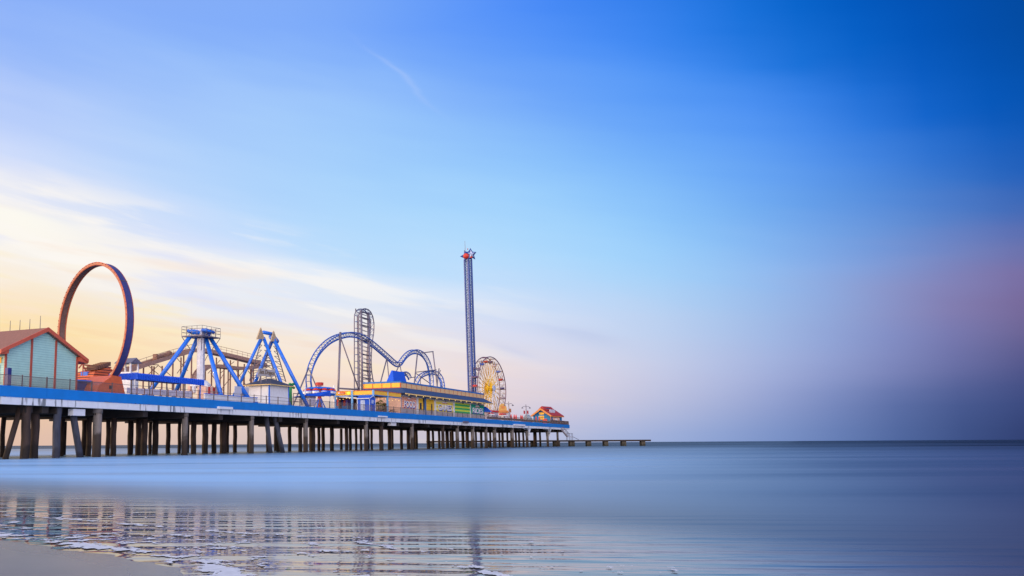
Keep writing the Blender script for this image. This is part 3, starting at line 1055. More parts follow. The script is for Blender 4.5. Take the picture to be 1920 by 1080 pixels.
for x, wd, v, k in front:
    pile(x, 0, wd, v, k)
back = [(-12, 14, 4), (4, 10, 8), (116, 9, 7), (157, 10, 9), (166, 11, 4), (202, 9, 6), (212, 12, 2.5), (243.5, 10, 7), (259, 11, 4), (270, 13, 2.5), (281, 7, 9),
        (291, 12, 5), (315, 9, 10), (336, 7, 8), (362.5, 11, 4), (384.5, 12, 4), (401, 10, 5), (418, 13, 3), (426, 7, 8), (440.5, 8, 9), (466, 6, 9),
        (501, 5, 6), (522, 8, 6), (543, 7, 8), (563, 8, 4), (586, 11, 3), (598, 6, 9), (606, 7, 7), (622.5, 8, 6), (650, 7, 3), (657, 6, 7), (668, 5, 6), (677, 5, 8),
        (697, 5, 8), (730.5, 7, 5), (753, 6, 7), (766, 7, 6), (781, 6, 8), (803.5, 7, 6), (812, 4, 9), (824, 5, 4), (839, 7, 6), (849, 5, 8), (868.5, 6, 6), (877.5, 5, 5),
        (893, 4, 8), (903, 5, 6), (920, 4, 6), (937, 4, 6), (943, 5, 3), (952, 4, 8), (968, 4, 5), (974, 4, 4), (982, 4, 3), (1004, 7, 4), (1013.5, 4, 4)]
for x, wd, v in back:
    pile(x, 0, wd * 0.95, v * 1.6 + 1.5, 't', -2.61)
# a sparse far row seen between the near ones
for k in range(16):
    s = 4 + k * 15.3
    MB().tube((s, 22.5, -DECK - 1.5), (s, 22.5, -2.61), 0.33, 0.33, 9).build('pile', 'timber', pier, smooth=True)
# raking piles
for (xa, ya, xb, yb, wd, v, k) in ((33, 782, 11, 857, 11, 1.6, 't'), (137, 777, 150, 857, 13, 1.4, 'p'), (500, 788, 507, 848, 9, 1.4, 'p'), (517, 790, 530, 848, 9, 1.3, 'p')):
    a, c = P(xa, ya, v), P(xb, yb, v)
    dirv = (c - a).normalized()
    r = wd * PXM(xa, v) / 2
    MB().tube(a - dirv * 1.0, c + dirv * 2.2, r, r, 12).build('raking_pile', {'t': 'timber', 'p': 'painted'}[k], pier, smooth=True)
# rounded brackets at the outer end
for x in (989, 1027.5):
    s = P(x, 800, .8).x
    for sg in (-1, 1):
        poly = [(s + sg * 0.3, 0.3, -1.76), (s + sg * 3.4, 0.3, -1.76)] + [(s + sg * (0.3 + 3.1 * (1 - math.sin(t))), 0.3, -1.76 - 2.2 * (1 - math.cos(t))) for t in [0.25 * math.pi / 2 * i for i in (1, 2, 3, 4)]]
        MB().prism(poly, (0, 1.2, 0)).build('bracket', 'white_edge', pier)
# boxes and lights on the beam
def bx(x0, x1, y0, y1, v0, v1):
    a, c = P(x0, y1, v0), P(x1, y0, v0)
    return MB().box(a.x, c.x, v0, v1, min(a.z, c.z), max(a.z, c.z))
bx(137, 160, 767.5, 779, 0.45, 1.2).build('drain_box', 'white', pier)
bx(733, 743, 792, 798, 0.5, 1.2).build('drain_box', 'white', pier)
bx(411, 437, 763.5, 766.5, -0.35, 0.0).build('fixture', 'white', pier)
bx(712, 727, 780.3, 782, -0.35, 0.0).build('fixture', 'white', pier)
bx(965, 985, 796, 798, -0.35, 0.0).build('fixture', 'white', pier)
bx(870, 879, 790, 793, -0.3, 0.0).build('fixture', 'steel', pier)

# ================================================================== RAILING along the edge
fence = thing('railing', 'thin metal safety railing with upright bars along the pier edge', 'railing', 0, 0.2, 0)
b = MB()
b.box(S0, S1 - 0.1, 0.17, 0.22, 1.10, 1.15)
b.box(S0, S1 - 0.1, 0.17, 0.22, 0.12, 0.16)
b.build('rail', 'rail', fence)
b = MB()
s = S0
while s < P(232, 720, 0).x:
    b.box(s - .012, s + .012, 0.18, 0.21, 0.16, 1.10)
    s += 0.16
sm_ = P(232, 720, 0).x
b.box(sm_, P(560, 740, 0).x, 0.175, 0.215, 0.6, 0.64)
s = P(545, 740, 0).x
while s < S1:
    b.box(s - .014, s + .014, 0.18, 0.21, 0.16, 1.10)
    s += 0.3 if s < 170 else 0.42
b.build('bars', 'rail', fence)
s = S0
while s < S1 - 0.2:
    MB().box(s - .05, s + .05, 0.13, 0.25, 0.03, 1.24).build('post', 'rail', fence)
    s += 3.6
b = MB()
sb = P(1000, 790, 0).x
b.box(P(915, 790, 0).x, S1 - 0.1, 0.24, 0.27, 0.16, 0.75)
b.build('kick_panel', 'railbrown', fence)
MB().box(P(1034, 790, 0).x, S1 - 0.05, 0.3, 0.4, 0.05, 1.3).build('end_panel', 'railbrown', fence)

# ================================================================== TEAL HUT
sl, sr = P(9, 690, 2.5).x, P(144.5, 690, 2.5).x
ze = P(145, 669, 2.5).z
sa = (sl + sr) / 2
za = P(86, 621, 2.5).z
hut = thing('hut', 'pale teal boarded hut with red trim and gabled roof at near end of pier', 'hut', sa, 2.5, 0)
D_ = 10.0
MB().prism([(sl, 2.5, 0), (sr, 2.5, 0), (sr, 2.5, ze), (sa, 2.5, za), (sl, 2.5, ze)], (0, D_, 0)).build('wall', 'teal', hut)
slope = (za - ze) / (sr - sa)
OV, TH = 1.15, 0.28
b = MB()
for sg, s_e in ((-1, sl), (1, sr)):
    xe = s_e + sg * OV
    zz = ze - slope * OV
    b.prism([(sa, 2.0, za + 0.03), (xe, 2.0, zz + 0.03), (xe, 2.0, zz + TH), (sa, 2.0, za + TH + 0.05)], (0, D_ + 1.0, 0))
b.build('roof', 'roofred', hut)
b = MB()
for sg, s_e in ((-1, sl), (1, sr)):
    xe = s_e + sg * (OV + 0.1)
    zz = ze - slope * (OV + 0.1)
    b.prism([(sa, 1.86, za - 0.08), (xe, 1.86, zz - 0.08), (xe, 1.86, zz + TH + 0.04), (sa, 1.86, za + TH + 0.1)], (0, 0.13, 0))
    b.prism([(s_e + sg * .02, 2.0, ze - .02), (xe, 2.0, zz), (xe, 2.0, zz - 0.2), (s_e + sg * .02, 2.0, ze - 0.55)], (0, D_ * .2, 0))
b.build('barge_board', 'red', hut)
for x in (9.5, 57.5, 103, 143.5):
    s = P(x, 690, 2.5).x
    zt = ze + slope * (min(s - sl, sr - s)) - 0.05
    MB().box(s - .13, s + .13, 2.40, 2.52, 0, max(zt, 0.5)).build('trim_post', 'redtrim', hut)
b = MB()
b.box(sl - 0.06, sl - 0.005, 3.2, 6.2, 0.1, 2.4)
b.build('door', 'navy', hut)
MB().box(sl - 0.08, sl - 0.01, 3.0, 7.0, 2.6, 3.2).build('name_board', 'yellow', hut)
MB().box(P(8, 700, 2.0).x, P(15, 700, 2.0).x, 1.5, 1.9, 0.0, P(12, 690, 1.9).z).build('cabinet', 'navy', hut)
rods = [(18, 634, 609), (36.5, 629.5, 604), (55.2, 624, 598), (75, 618, 592)]
for (x, yb, yt) in rods:
    q = PS(x, yb, sa)
    q2 = P(x + 0.6, yt, q.y)
    z0 = za + TH
    o = MB().tube((sa, q.y, z0), (sa, q.y, max(q2.z, z0 + 1.2)), 0.045, 0.03, 6).build('roof_rod', 'darksteel', None)
    lab = {18: 'thin dark rod on hut roof, farthest back along the ridge', 36.5: 'thin dark rod on hut roof, second farthest from the gable peak',
           55.2: 'thin dark rod on hut roof, second nearest to the gable peak', 75: 'thin dark rod on hut roof, tallest beside the gable peak'}[x]
    tag(o, lab, 'rod', 'rods along the hut roof')

# ================================================================== LOOP RIDE
lc = P(176.5, 614, 8.0)
lcw = PIER @ lc
pm = (lcw - EYEP).dot(Fv) / F_
RO = 121.5 * pm
lp = thing('loop_ride', 'tall orange and blue upright loop ride on an orange base', 'loop ride', lc.x, lc.y, 0)
hdir = Vector((math.sin(R(-44.5)), math.cos(R(-44.5)), 0))
ndir = Vector((hdir.y, -hdir.x, 0))
LF = Matrix(((hdir.x, ndir.x, 0, lcw.x), (hdir.y, ndir.y, 0, lcw.y), (0, 0, 1, lcw.z), (0, 0, 0, 1)))
NSEG = 96
def ring(r0, r1, n0, n1, a0=0.0, a1=2 * math.pi):
    b = MB(LF)
    segs = int(NSEG * (a1 - a0) / (2 * math.pi))
    closed = abs(a1 - a0 - 2 * math.pi) < 1e-6
    vs, fs = [], []
    for k in range(segs + (0 if closed else 1)):
        a = a0 + (a1 - a0) * k / segs
        for r, nn in ((r0, n0), (r1, n0), (r1, n1), (r0, n1)):
            vs.append((r * math.cos(a), nn, r * math.sin(a)))
    m = segs + (0 if closed else 1)
    for k in range(segs):
        j = (k + 1) % m
        for c in range(4):
            fs.append((k * 4 + c, k * 4 + (c + 1) % 4, j * 4 + (c + 1) % 4, j * 4 + c))
    if not closed:
        fs += [(0, 1, 2, 3), (4 * segs, 4 * segs + 1, 4 * segs + 2, 4 * segs + 3)]
    b._add(vs, fs)
    return b
HW = 0.46
ring(RO - 0.06, RO, -HW, HW).build('outer_skin', 'loopblue', lp, smooth=False)
ring(RO - 0.22, RO - 0.16, -HW + .08, HW - .08).build('inner_track', 'loopin', lp)
ring(RO - 0.24, RO + 0.02, -HW - 0.08, -HW - 0.005).build('side_rim', 'loopedge', lp)
ring(RO - 0.24, RO + 0.02, HW + 0.005, HW + 0.08).build('side_rim', 'redtrim', lp)
b = MB(LF)
for rr, nn in ((RO - 0.28, -HW - .03), (RO - 0.28, HW - .05), (RO + .06, -HW - .06)):
    b.path([(rr * math.cos(2 * math.pi * k / 96), nn, rr * math.sin(2 * math.pi * k / 96)) for k in range(96)], 0.04, 5, True)
b.build('guide_rail', 'orange', lp)
b = MB(LF)
for k in range(64):
    a = 2 * math.pi * k / 64
    b.ball(((RO + .02) * math.cos(a), -HW - .12, (RO + .02) * math.sin(a)), 0.06, 6)
b.build('light_row', 'redtrim', lp)
b = MB(LF)
for a in (math.pi - 0.62 - math.pi * .0 - 2.0, ):
    aa = math.pi + 0.62 + math.pi / 2 + 0.93
b = MB(LF)
aj = math.radians(180 - 35)
b.box(0, 0, 0, 0, 0, 0)
for aj in (math.radians(141), ):
    c0 = Vector(((RO + .01) * math.cos(aj), 0, (RO + .01) * math.sin(aj)))
    b.beam((c0.x, -HW - .1, c0.z), (c0.x, HW + .1, c0.z), 0.1, 0.1)
b.build('joint_band', 'darksteel', lp)
# base housing
def poly_px(pts, v):
    return [P(x, y, v) for x, y in pts]
base = poly_px([(180, 737), (234.5, 738.5), (233, 731), (227, 706), (211, 704), (195, 716), (186, 722)], 3.0)
MB().prism(base, (0, 3.4, 0)).build('base_housing', 'orange', lp)
bx(205.5, 211, 723, 728.5, 2.92, 3.02).build('vent', 'door', lp)
b = MB()
b.prism(poly_px([(171, 716), (178, 697), (205, 689), (212, 694), (192, 716)], 7.2), (0, 3.0, 0))
b.build('loading_ramp', 'orangestripe', lp)
b = MB()
for k in range(7):
    x = 180 + k * 4
    q = P(x, 692 - k * 1.2, 7.6)
    b.box(q.x - .16, q.x + .16, 7.4, 9.0, q.z - .1, q.z + .42)
b.build('seat_row', 'brown', lp)
b = MB()
b.prism(poly_px([(183, 694), (188, 684), (203, 688), (200, 695)], 8.0), (0, 2.0, 0))
b.build('train_cover', 'tan', lp)

# machinery beside the hut, seen through the fence
sw = thing('ride_frame', 'small cluttered ride frame with blue cars between hut and loop', 'ride', P(158, 700, 8).x, 8, 0)
b = MB()
for (x0, y0, x1, y1) in ((148, 690, 156, 680), (155, 712, 156, 680), (156, 686, 165, 702), (176, 702, 187, 682), (156, 684, 208, 689), (156, 690, 186, 692), (165, 705, 160, 730), (172, 705, 166, 730)):
    b.tube(P(x0, y0, 9), P(x1, y1, 9), 0.09, n=6)
b.build('frame', 'redtrim', sw)
q = P(167.5, 702, 8.5)
MB().box(q.x - .7, q.x + .7, 8.2, 9.3, q.z - .25, q.z + .3).build('car', 'rideblue', sw)
q = P(152, 724, 5)
MB().box(q.x - 1.0, q.x + 1.0, 5, 6.2, 0, q.z + .5).build('car', 'navy', sw)
MB().box(q.x - 1.05, q.x + 1.7, 4.8, 6.4, q.z + .55, q.z + .75).build('roof_slab', 'rideblue', sw)

# ================================================================== BLUE CANOPY
c0, c1 = P(254.5, 699, 3.0), P(382, 712.6, 3.0)
zt = (c0.z + c1.z) / 2
hgt_ = 11.5 * PXM(300, 3)
cn = thing('canopy', 'long flat canopy with bright blue ribbed metal edge on thin posts', 'canopy', (c0.x + c1.x) / 2, 6, 0)
vb = 8.0
MB().box(c0.x + .05, c1.x - .05, 3.05, vb, zt - hgt_ * .55, zt - .06).build('roof', 'canopyblue', cn)
b = MB()
n = 32
for k in range(n):
    a = c0.x + (c1.x - c0.x) * k / n
    d = (c1.x - c0.x) / n
    b.prism([(a, 2.96, zt - hgt_), (a + d * .12, 2.72, zt - hgt_), (a + d * .5, 2.72, zt - hgt_), (a + d * .62, 2.96, zt - hgt_), (a + d, 2.96, zt - hgt_), (a + d, 3.03, zt - hgt_), (a, 3.03, zt - hgt_)], (0, 0, hgt_))
n = 22
for k in range(n):
    a = 3.03 + (vb - 3.03) * k / n
    d = (vb - 3.03) / n
    b.prism([(c0.x, a, zt - hgt_), (c0.x - .1, a + d * .25, zt - hgt_), (c0.x - .1, a + d * .6, zt - hgt_), (c0.x, a + d, zt - hgt_), (c0.x + .04, a + d, zt - hgt_), (c0.x + .04, a, zt - hgt_)], (0, 0, hgt_))
b.build('ribbed_edge', 'corr', cn)
for x, mtl in ((250.5, 'white'), (284.5, 'steel'), (318, 'steel'), (352, 'steel'), (380.5, 'rideblue')):
    q = P(x, 730, 2.7)
    MB().box(max(q.x, c0.x + .1) - .07, max(q.x, c0.x + .1) + .07, 3.1, 3.25, 0, zt - hgt_ * .5).build('post', mtl, cn)
for k in range(4):
    s = c0.x + 0.5 + (c1.x - c0.x - 1) * k / 3
    MB().box(s - .07, s + .07, vb - .3, vb - .15, 0, zt - hgt_ * .5).build('post', 'steel', cn)

# queue panels behind the rail
qp = thing('queue_fence', 'row of pale lilac fence panels under the blue canopy', 'fence', P(300, 735, 1.2).x, 1.2, 0)
xs_ = [237, 256, 270, 285, 300, 315, 330, 345, 360]
for k in range(len(xs_) - 1):
    a, c = P(xs_[k], 740, 1.2).x, P(xs_[k + 1], 740, 1.2).x
    z_ = P((xs_[k] + xs_[k + 1]) / 2, 727.5 + 0.055 * (xs_[k] - 240), 1.2).z
    b = MB()
    b.box(a + .06, c - .06, 1.17, 1.22, 0.25, z_)
    b.build('panel', 'lilac', qp)
    MB().box(c - .05, c + .05, 1.12, 1.26, 0.0, z_ + .1).build('post', 'flumepost', qp)
wp = thing('barrier_wall', 'low white barrier wall between the canopy and the white hut', 'barrier', P(430, 745, 1.0).x, 1.0, 0)
a, c = P(383, 745, 1.0), P(482, 748, 1.0)
zt_ = P(383, 738.5, 1.0).z
MB().box(a.x, c.x, 0.9, 1.1, 0.05, zt_).build('panel', 'white', wp)
MB().box(a.x, c.x, 0.86, 1.14, zt_ + .003, zt_ + .09).build('cap_rail', 'rideblue', wp)
# pink game stalls behind
st = thing('stall', 'small pink and white stall under the right edge of blue canopy', 'stall', P(398, 730, 5).x, 5, 0)
a, c = P(386, 735, 5).x, P(412, 735, 5).x
zt2 = P(400, 726, 5).z
for k in range(6):
    MB().box(a + (c - a) * k / 6, a + (c - a) * (k + 1) / 6 - .03, 5, 6.5, 0, zt2).build('panel', 'ridered' if k % 2 else 'pinkwall', st)
a, c = P(440, 735, 3), P(467, 738, 3)
gp = thing('glass_screen', 'pale translucent screen panels at foot of the near swing leg', 'screen', a.x, 3, 0)
for k in range(4):
    MB().box(a.x + (c.x - a.x) * k / 4, a.x + (c.x - a.x) * (k + 1) / 4 - .08, 3, 3.06, 0, P(450, 725, 3).z).build('panel', 'gull', gp)

# ================================================================== LOG FLUME
FVV = 19.0
lf = thing('log_flume', 'tan raised water flume track on brown trestle posts behind the swing ride', 'flume', P(370, 690, FVV).x, FVV, 0)
up = [(226, 697), (243, 692.5), (265, 685), (300, 674), (335, 664), (352, 659), (366, 656.5), (382, 657.5), (400, 661), (440, 670), (470, 677.5), (488, 682.5), (497, 689)]
low = [(366, 712), (371, 702), (378, 693), (388, 687.5), (400, 686.5), (420, 688), (440, 690.5), (460, 690.5), (478, 688), (492, 684)]
def trough(pts, v, wid, th):
    p3 = catmull([P(x, y, v) for x, y in pts], 0.9)
    b = MB()
    for a, c in zip(p3[:-1], p3[1:]):
        b.beam(a + Vector((0, 0, -th * .3)), c + Vector((0, 0, -th * .3)), wid, th * .4)
        for sg in (-1, 1):
            o_ = Vector((0, sg * (wid / 2 + .06), 0))
            b.beam(a + o_, c + o_, 0.1, th)
    return b, p3
b, pu = trough(up, FVV, 1.5, 0.62)
b.build('trough', 'flume', lf)
b, plw = trough(low, FVV - 3, 1.5, 0.55)
b.build('trough', 'flume', lf)
b = MB()
hp = [p + Vector((0, -0.8, 1.15)) for p in pu]
b.path(hp, 0.035, 5)
b.path([p + Vector((0, -0.8, 0.72)) for p in pu], 0.025, 5)
for p in pu[::2]:
    b.tube(p + Vector((0, -.8, 0)), p + Vector((0, -.8, 1.15)), 0.03, n=5)
b.build('handrail', 'flumepost', lf)
for x, y in ((277, 683), (296.5, 683), (332, 667), (352, 662), (390, 660), (413, 667), (439, 672), (465, 679), (482, 684)):
    for dv in (-.8, .8):
        q = P(x, y, FVV)
        b = MB().tube((q.x, FVV + dv, 0), (q.x, FVV + dv, q.z - .3), 0.13, n=8)
        b.build('support_post', 'flumepost', lf)
b = MB()
for (x0, y0, x1, y1) in ((277, 685, 297, 702), (297, 685, 278, 702), (277, 684, 297, 684), (298, 686, 320, 704), (332, 672, 352, 695), (352, 672, 332, 700), (390, 665, 372, 700), (413, 675, 390, 700), (413, 700, 439, 678), (439, 700, 415, 730), (465, 685, 440, 715), (440, 690, 466, 730), (465, 695, 485, 725), (395, 700, 420, 735), (420, 700, 398, 735)):
    b.tube(P(x0, y0, FVV), P(x1, y1, FVV), 0.06, n=5)
b.build('brace', 'flumepost', lf)
for x in (385, 413, 428, 432, 447, 457, 470):
    q = P(x, 689, FVV - 3)
    MB().tube((q.x, FVV - 3, 0), (q.x, FVV - 3, q.z - .2), 0.12, n=8).build('support_post', 'flumepost', lf)
# the log boat on the lift
la, lb = P(289, 673, FVV), P(319, 663.5, FVV)
bt = thing('log_boat', 'brown log shaped boat climbing the flume incline', 'boat', (la.x + lb.x) / 2, FVV, (la.z + lb.z) / 2)
b = MB()
dl = (lb - la)
prof = [(0, .34), (.08, .46), (.5, .5), (.85, .46), (1.0, .3)]
for (t0, r0), (t1, r1) in zip(prof[:-1], prof[1:]):
    b.tube(la + dl * t0, la + dl * t1, r0, r1, 10)
b.build('hull', 'log', bt, smooth=True)
b = MB()
b.ball(lb + Vector((-.2, 0, .22)), .36, 10, (1.8, .8, .7))
b.build('prow', 'log', bt)
MB().box(la.x + .1, la.x + .5, FVV - .35, FVV + .35, la.z + .1, la.z + .8).build('seat_back', 'log', bt)

# ticket booth roof by the loop
bo = thing('lookout_booth', 'tiny white booth with grey peaked roof beside the loop base', 'booth', P(240, 690, 12).x, 12, 0)
q, q2 = P(233.5, 700, 12), P(247.5, 700, 12)
zr = P(240, 681.5, 12).z
for s in (q.x, q2.x):
    for v in (11, 13.2):
        MB().box(s - .1, s + .1, v - .1, v + .1, 0, zr).build('post', 'white', bo)
MB().prism([(q.x - .4, 10.6, zr), (q2.x + .5, 10.6, zr), ((q.x + q2.x) / 2, 10.6, zr + .75)], (0, 3, 0)).build('roof', 'steel', bo)
MB().box(q.x, q2.x, 10.9, 13.1, 0, P(240, 698, 12).z).build('wall', 'white', bo)

# ================================================================== SWING RIDE (pendulum)
SVV = 9.0
sc = P(377, 700, SVV)
sg_ = thing('pendulum_ride', 'blue four legged pendulum ride with white hanging arm and railed top platform', 'ride', sc.x, SVV, 0)
ztop = P(377, 632, SVV).z
hub0, hub1 = Vector((sc.x - 2.3, SVV, ztop - .3)), Vector((sc.x + 2.3, SVV, ztop - .3))
def foot(x, y0, xb, yb, v):
    return P(xb, yb, v)
legs = [((358, 629), (303, 704), SVV + 4.4), ((372, 629), (340, 709), SVV + 5.2), ((386, 633), (410, 725), SVV - 4.8), ((394, 633), (455, 730), SVV - 6.0)]
for (ta, tb, vf) in legs:
    top = P(ta[0], ta[1], SVV + (vf - SVV) * .12)
    # the foot lies on the deck on the ray through the lower picture point
    q = P(tb[0], tb[1], vf)
    d = q - top
    ft = top + d * ((0.0 - top.z) / d.z)
    r = 0.33
    b = MB()
    b.tube(top, ft, r, r * 1.02, 14)
    lg = b.build('leg', 'rideblue', sg_, smooth=True)
    MB().box(ft.x - .7, ft.x + .7, ft.y - .7, ft.y + .7, 0, 0.25).build('foot_plate', 'rideblue', sg_)
a0, a1 = P(372, 628, SVV), P(382.5, 628, SVV)
wa = abs(a1.x - a0.x) / 2 * .55
zb = P(377, 712, SVV).z
b = MB()
ac = (a0.x + a1.x) / 2
b.lathe((ac, SVV, 0), [(.62, zb), (.62, ztop - .2)], 8, math.pi / 8)
b.build('pendulum_arm', 'gull', sg_)
b = MB()
b.box(ac - .9, ac - .25, SVV - .7, SVV + .7, ztop + .2, ztop + 1.15)
b.box(ac + .25, ac + .9, SVV - .7, SVV + .7, ztop + .2, ztop + 1.15)
b.build('hub_bracket', 'gull', sg_)
b = MB()
b.tube((ac - 2.1, SVV, ztop + .6), (ac + 2.1, SVV, ztop + .6), .36, n=14)
for dv in (-1.6, -1.0, 1.0, 1.6):
    b.tube((ac - 1.2, SVV + dv, ztop + .9), (ac + 1.0, SVV + dv, ztop + .7), .26, n=12)
b.build('drive_motor', 'rideblue', sg_, smooth=True)
# platform: its corners read from the picture
zp = ztop + .05
pw_, pl_ = 3.4, 4.6
x0, x1, y0, y1 = ac - 2.5, ac + 2.5, SVV - 1.85, SVV + 1.85
MB().box(x0, x1, y0, y1, zp - .15, zp).build('platform', 'steel', sg_)
b = MB()
cor = [(x0, y0), (x1, y0), (x1, y1), (x0, y1)]
for (ax, ay), (bx_, by) in zip(cor, cor[1:] + cor[:1]):
    for z in (.5, .95, 1.4):
        b.tube((ax, ay, zp + z), (bx_, by, zp + z), .028, n=5)
    for k in range(4):
        t = k / 4
        b.tube((ax + (bx_ - ax) * t, ay + (by - ay) * t, zp), (ax + (bx_ - ax) * t, ay + (by - ay) * t, zp + 1.4), .035, n=5)
b.build('guard_rail', 'darksteel', sg_)
b = MB()
for (ax, ay) in cor:
    b.tube((ax, ay, zp - .1), (ac + (ax - ac) * .5, SVV + (ay - SVV) * .5, zp - 2.2), .06, n=6)
b.build('strut', 'steel', sg_)
b = MB()
gz = zb - .6
b.lathe((ac, SVV, 0), [(.5, gz + .6), (1.0, gz + .4), (1.5, gz - .1), (1.6, gz - .4), (1.3, gz - .6)], 20)
b.build('gondola_ring', 'white', sg_, smooth=True)
for k in range(10):
    a = 2 * math.pi * k / 10
    q = Vector((ac + 1.7 * math.cos(a), SVV + 1.7 * math.sin(a), gz - .7))
    MB().box(q.x - .22, q.x + .22, q.y - .22, q.y + .22, q.z - .7, q.z + .3).build('seat', 'white' if k % 2 else 'pinkwall', sg_)

# ================================================================== PIRATE SHIP RIDE FRAME
RV = 6.5
ra, rb = P(489.5, 634, RV), P(513, 636, RV)
ap = thing('swing_ship_frame', 'blue double A frame of swinging ship ride with tan triangular caps', 'ride frame', (ra.x + rb.x) / 2, RV, 0)
def aleg(t, f, vf, r):
    top = P(t[0], t[1], RV)
    q = P(f[0], f[1], vf)
    d = q - top
    ft = top + d * (-top.z / d.z)
    return MB().tube(top, ft, r, r, 12)
aleg((490, 633), (445, 728), RV + 4.0, .26).build('leg', 'rideblue', ap, smooth=True)
aleg((494, 633), (525, 713), RV - 3.0, .28).build('leg', 'rideblue', ap, smooth=True)
aleg((512, 634), (480, 712), RV + 3.2, .33).build('leg', 'rideblue', ap, smooth=True)
aleg((510, 630), (574.5, 757.5), RV - 5.5, .31).build('leg', 'rideblue', ap, smooth=True)
b = MB()
t0, t1 = P(494, 623, RV), P(513, 627, RV)
b.tube(t0, t1, .3, n=12)
b.tube(P(509, 630, RV), P(518, 641, RV), .55, n=12)
b.build('top_beam', 'rideblue', ap, smooth=True)
for pts in ([(489.5, 614), (481.5, 636.5), (496, 635)], [(513.5, 620), (508, 640), (520.5, 639.5)]):
    b = MB()
    b.prism([P(x, y, RV - .55) for x, y in pts], (0, .18, 0))
    b.build('cap_triangle', 'tan', ap)
for ((xt, yt), (xl, yl), (xr, yr)) in (((493, 628), (468, 714), (519, 714)), ((511, 630), (486, 714), (536, 716))):
    b = MB()
    A, Lp, Rp = P(xt, yt, RV), P(xl, yl, RV + 1.0), P(xr, yr, RV - 1.6)
    b.tube(A, Lp, .085, n=6)
    b.tube(A, Rp, .085, n=6)
    K = 9
    for k in range(1, K):
        p, q = A.lerp(Lp, k / K), A.lerp(Rp, k / K)
        # two narrow ladders, one along each edge
        w_ = 0.9
        pin, qin = p + (q - p) * min(.5, .35), q + (p - q) * min(.5, .35)
        p2, q2 = A.lerp(Lp, (k + .8) / K), A.lerp(Rp, (k + .8) / K)
        b.tube(p, pin, .045, n=5); b.tube(q, qin, .045, n=5)
        b.tube(pin, p2, .045, n=5); b.tube(qin, q2, .045, n=5)
    b.build('lattice', 'darksteel', ap)
sa_, sb_ = P(484, 699, 3.2), P(516, 698, 3.2)
sgn = thing('name_sign', 'grey waved sign with script lettering above the white hut roof', 'sign', (sa_.x + sb_.x) / 2, 3.2, P(500, 706, 3.2).z)
b = MB()
K = 14
tops, bots = [], []
for k in range(K + 1):
    t = k / K
    x = sa_.x + (sb_.x - sa_.x) * t
    zc = (P(484, 693, 3.2).z * (1 - t) + P(516, 691, 3.2).z * t) + .16 * math.sin(t * 6.3)
    tops.append((x, 3.2, zc)); bots.append((x, 3.2, zc - 14 * PXM(500, 3.2)))
for k in range(K):
    b.prism([bots[k], bots[k + 1], tops[k + 1], tops[k]], (0, .12, 0))
b.build('board', 'greysign', sgn)
zc = (tops[7][2] + bots[7][2]) / 2
wtot = sb_.x - sa_.x
tb = text_mb('Sea Dragon', 1.0, front_frame((sa_.x + sb_.x) / 2, 3.17, zc + .05, wtot / 5.3, .95), .02, shear=.35)
tb.build('lettering', 'signtext', sgn)
b = MB()
for t in (.2, .5, .8):
    x = sa_.x + (sb_.x - sa_.x) * t
    b.tube((x, 3.3, 0.5), (x, 3.3, zc), .06, n=6)
b.build('post', 'steel', sgn)

# ================================================================== WHITE HUT with grey hip roof
wv = 1.8
w0, w1 = P(505, 740, wv), P(541, 740, wv)
zw = P(505, 720.5, wv).z
dep = PS(466, 730, w0.x).y - wv
wh_ = thing('white_hut', 'white walled booth with dark grey hipped roof and blue corner strip', 'booth', (w0.x + w1.x) / 2, wv + dep / 2, 0)
MB().box(w0.x, w1.x, wv, wv + dep, 0, zw).build('wall', 'white', wh_)
ov = .7
e = [(w0.x - ov, wv - ov, zw), (w1.x + ov, wv - ov, zw), (w1.x + ov, wv + dep + ov, zw), (w0.x - ov, wv + dep + ov, zw)]
cxm, cym = (w0.x + w1.x) / 2, wv + dep / 2
zt_ = zw + 1.15
b = MB()
b._add(e + [(cxm, cym - dep * .12, zt_), (cxm, cym + dep * .12, zt_)], [(0, 1, 4), (1, 2, 5, 4), (2, 3, 5), (3, 0, 4, 5), (3, 2, 1, 0)])
b.build('roof', 'slate', wh_)
MB().box(e[0][0] - .03, e[1][0] + .03, e[0][1] - .03, e[2][1] + .03, zw - .12, zw - .003).build('eave_trim', 'cream', wh_)
b = MB()
for s in (w0.x, w1.x):
    b.box(s - .1, s + .1, wv - .06, wv + .1, 0, zw - .12)
b.build('corner_strip', 'rideblue', wh_)
# green curled post to the right of the hut
gq = P(544.5, 745, 3.2)
gs = thing('green_post', 'green curled post standing at right corner of the white hut', 'post', gq.x, 3.2, 0)
zt3 = P(545, 721, 3.2).z
MB().path([(gq.x, 3.2, 0), (gq.x + .05, 3.2, zt3 * .3), (gq.x - .05, 3.2, zt3 * .6), (gq.x, 3.2, zt3 * .9), (gq.x + .25, 3.2, zt3)], .3, 8).build('stem', 'green', gs, smooth=True)
b = MB()
for k, (dx, dz) in enumerate(((.35, 0), (.8, .1), (.55, -.35), (.95, -.5), (-.3, .05))):
    b.ball((gq.x + dx, 3.1, zt3 + dz), .3, 8, (1.2, .8, .7))
b.build('scroll', 'green', gs, smooth=True)

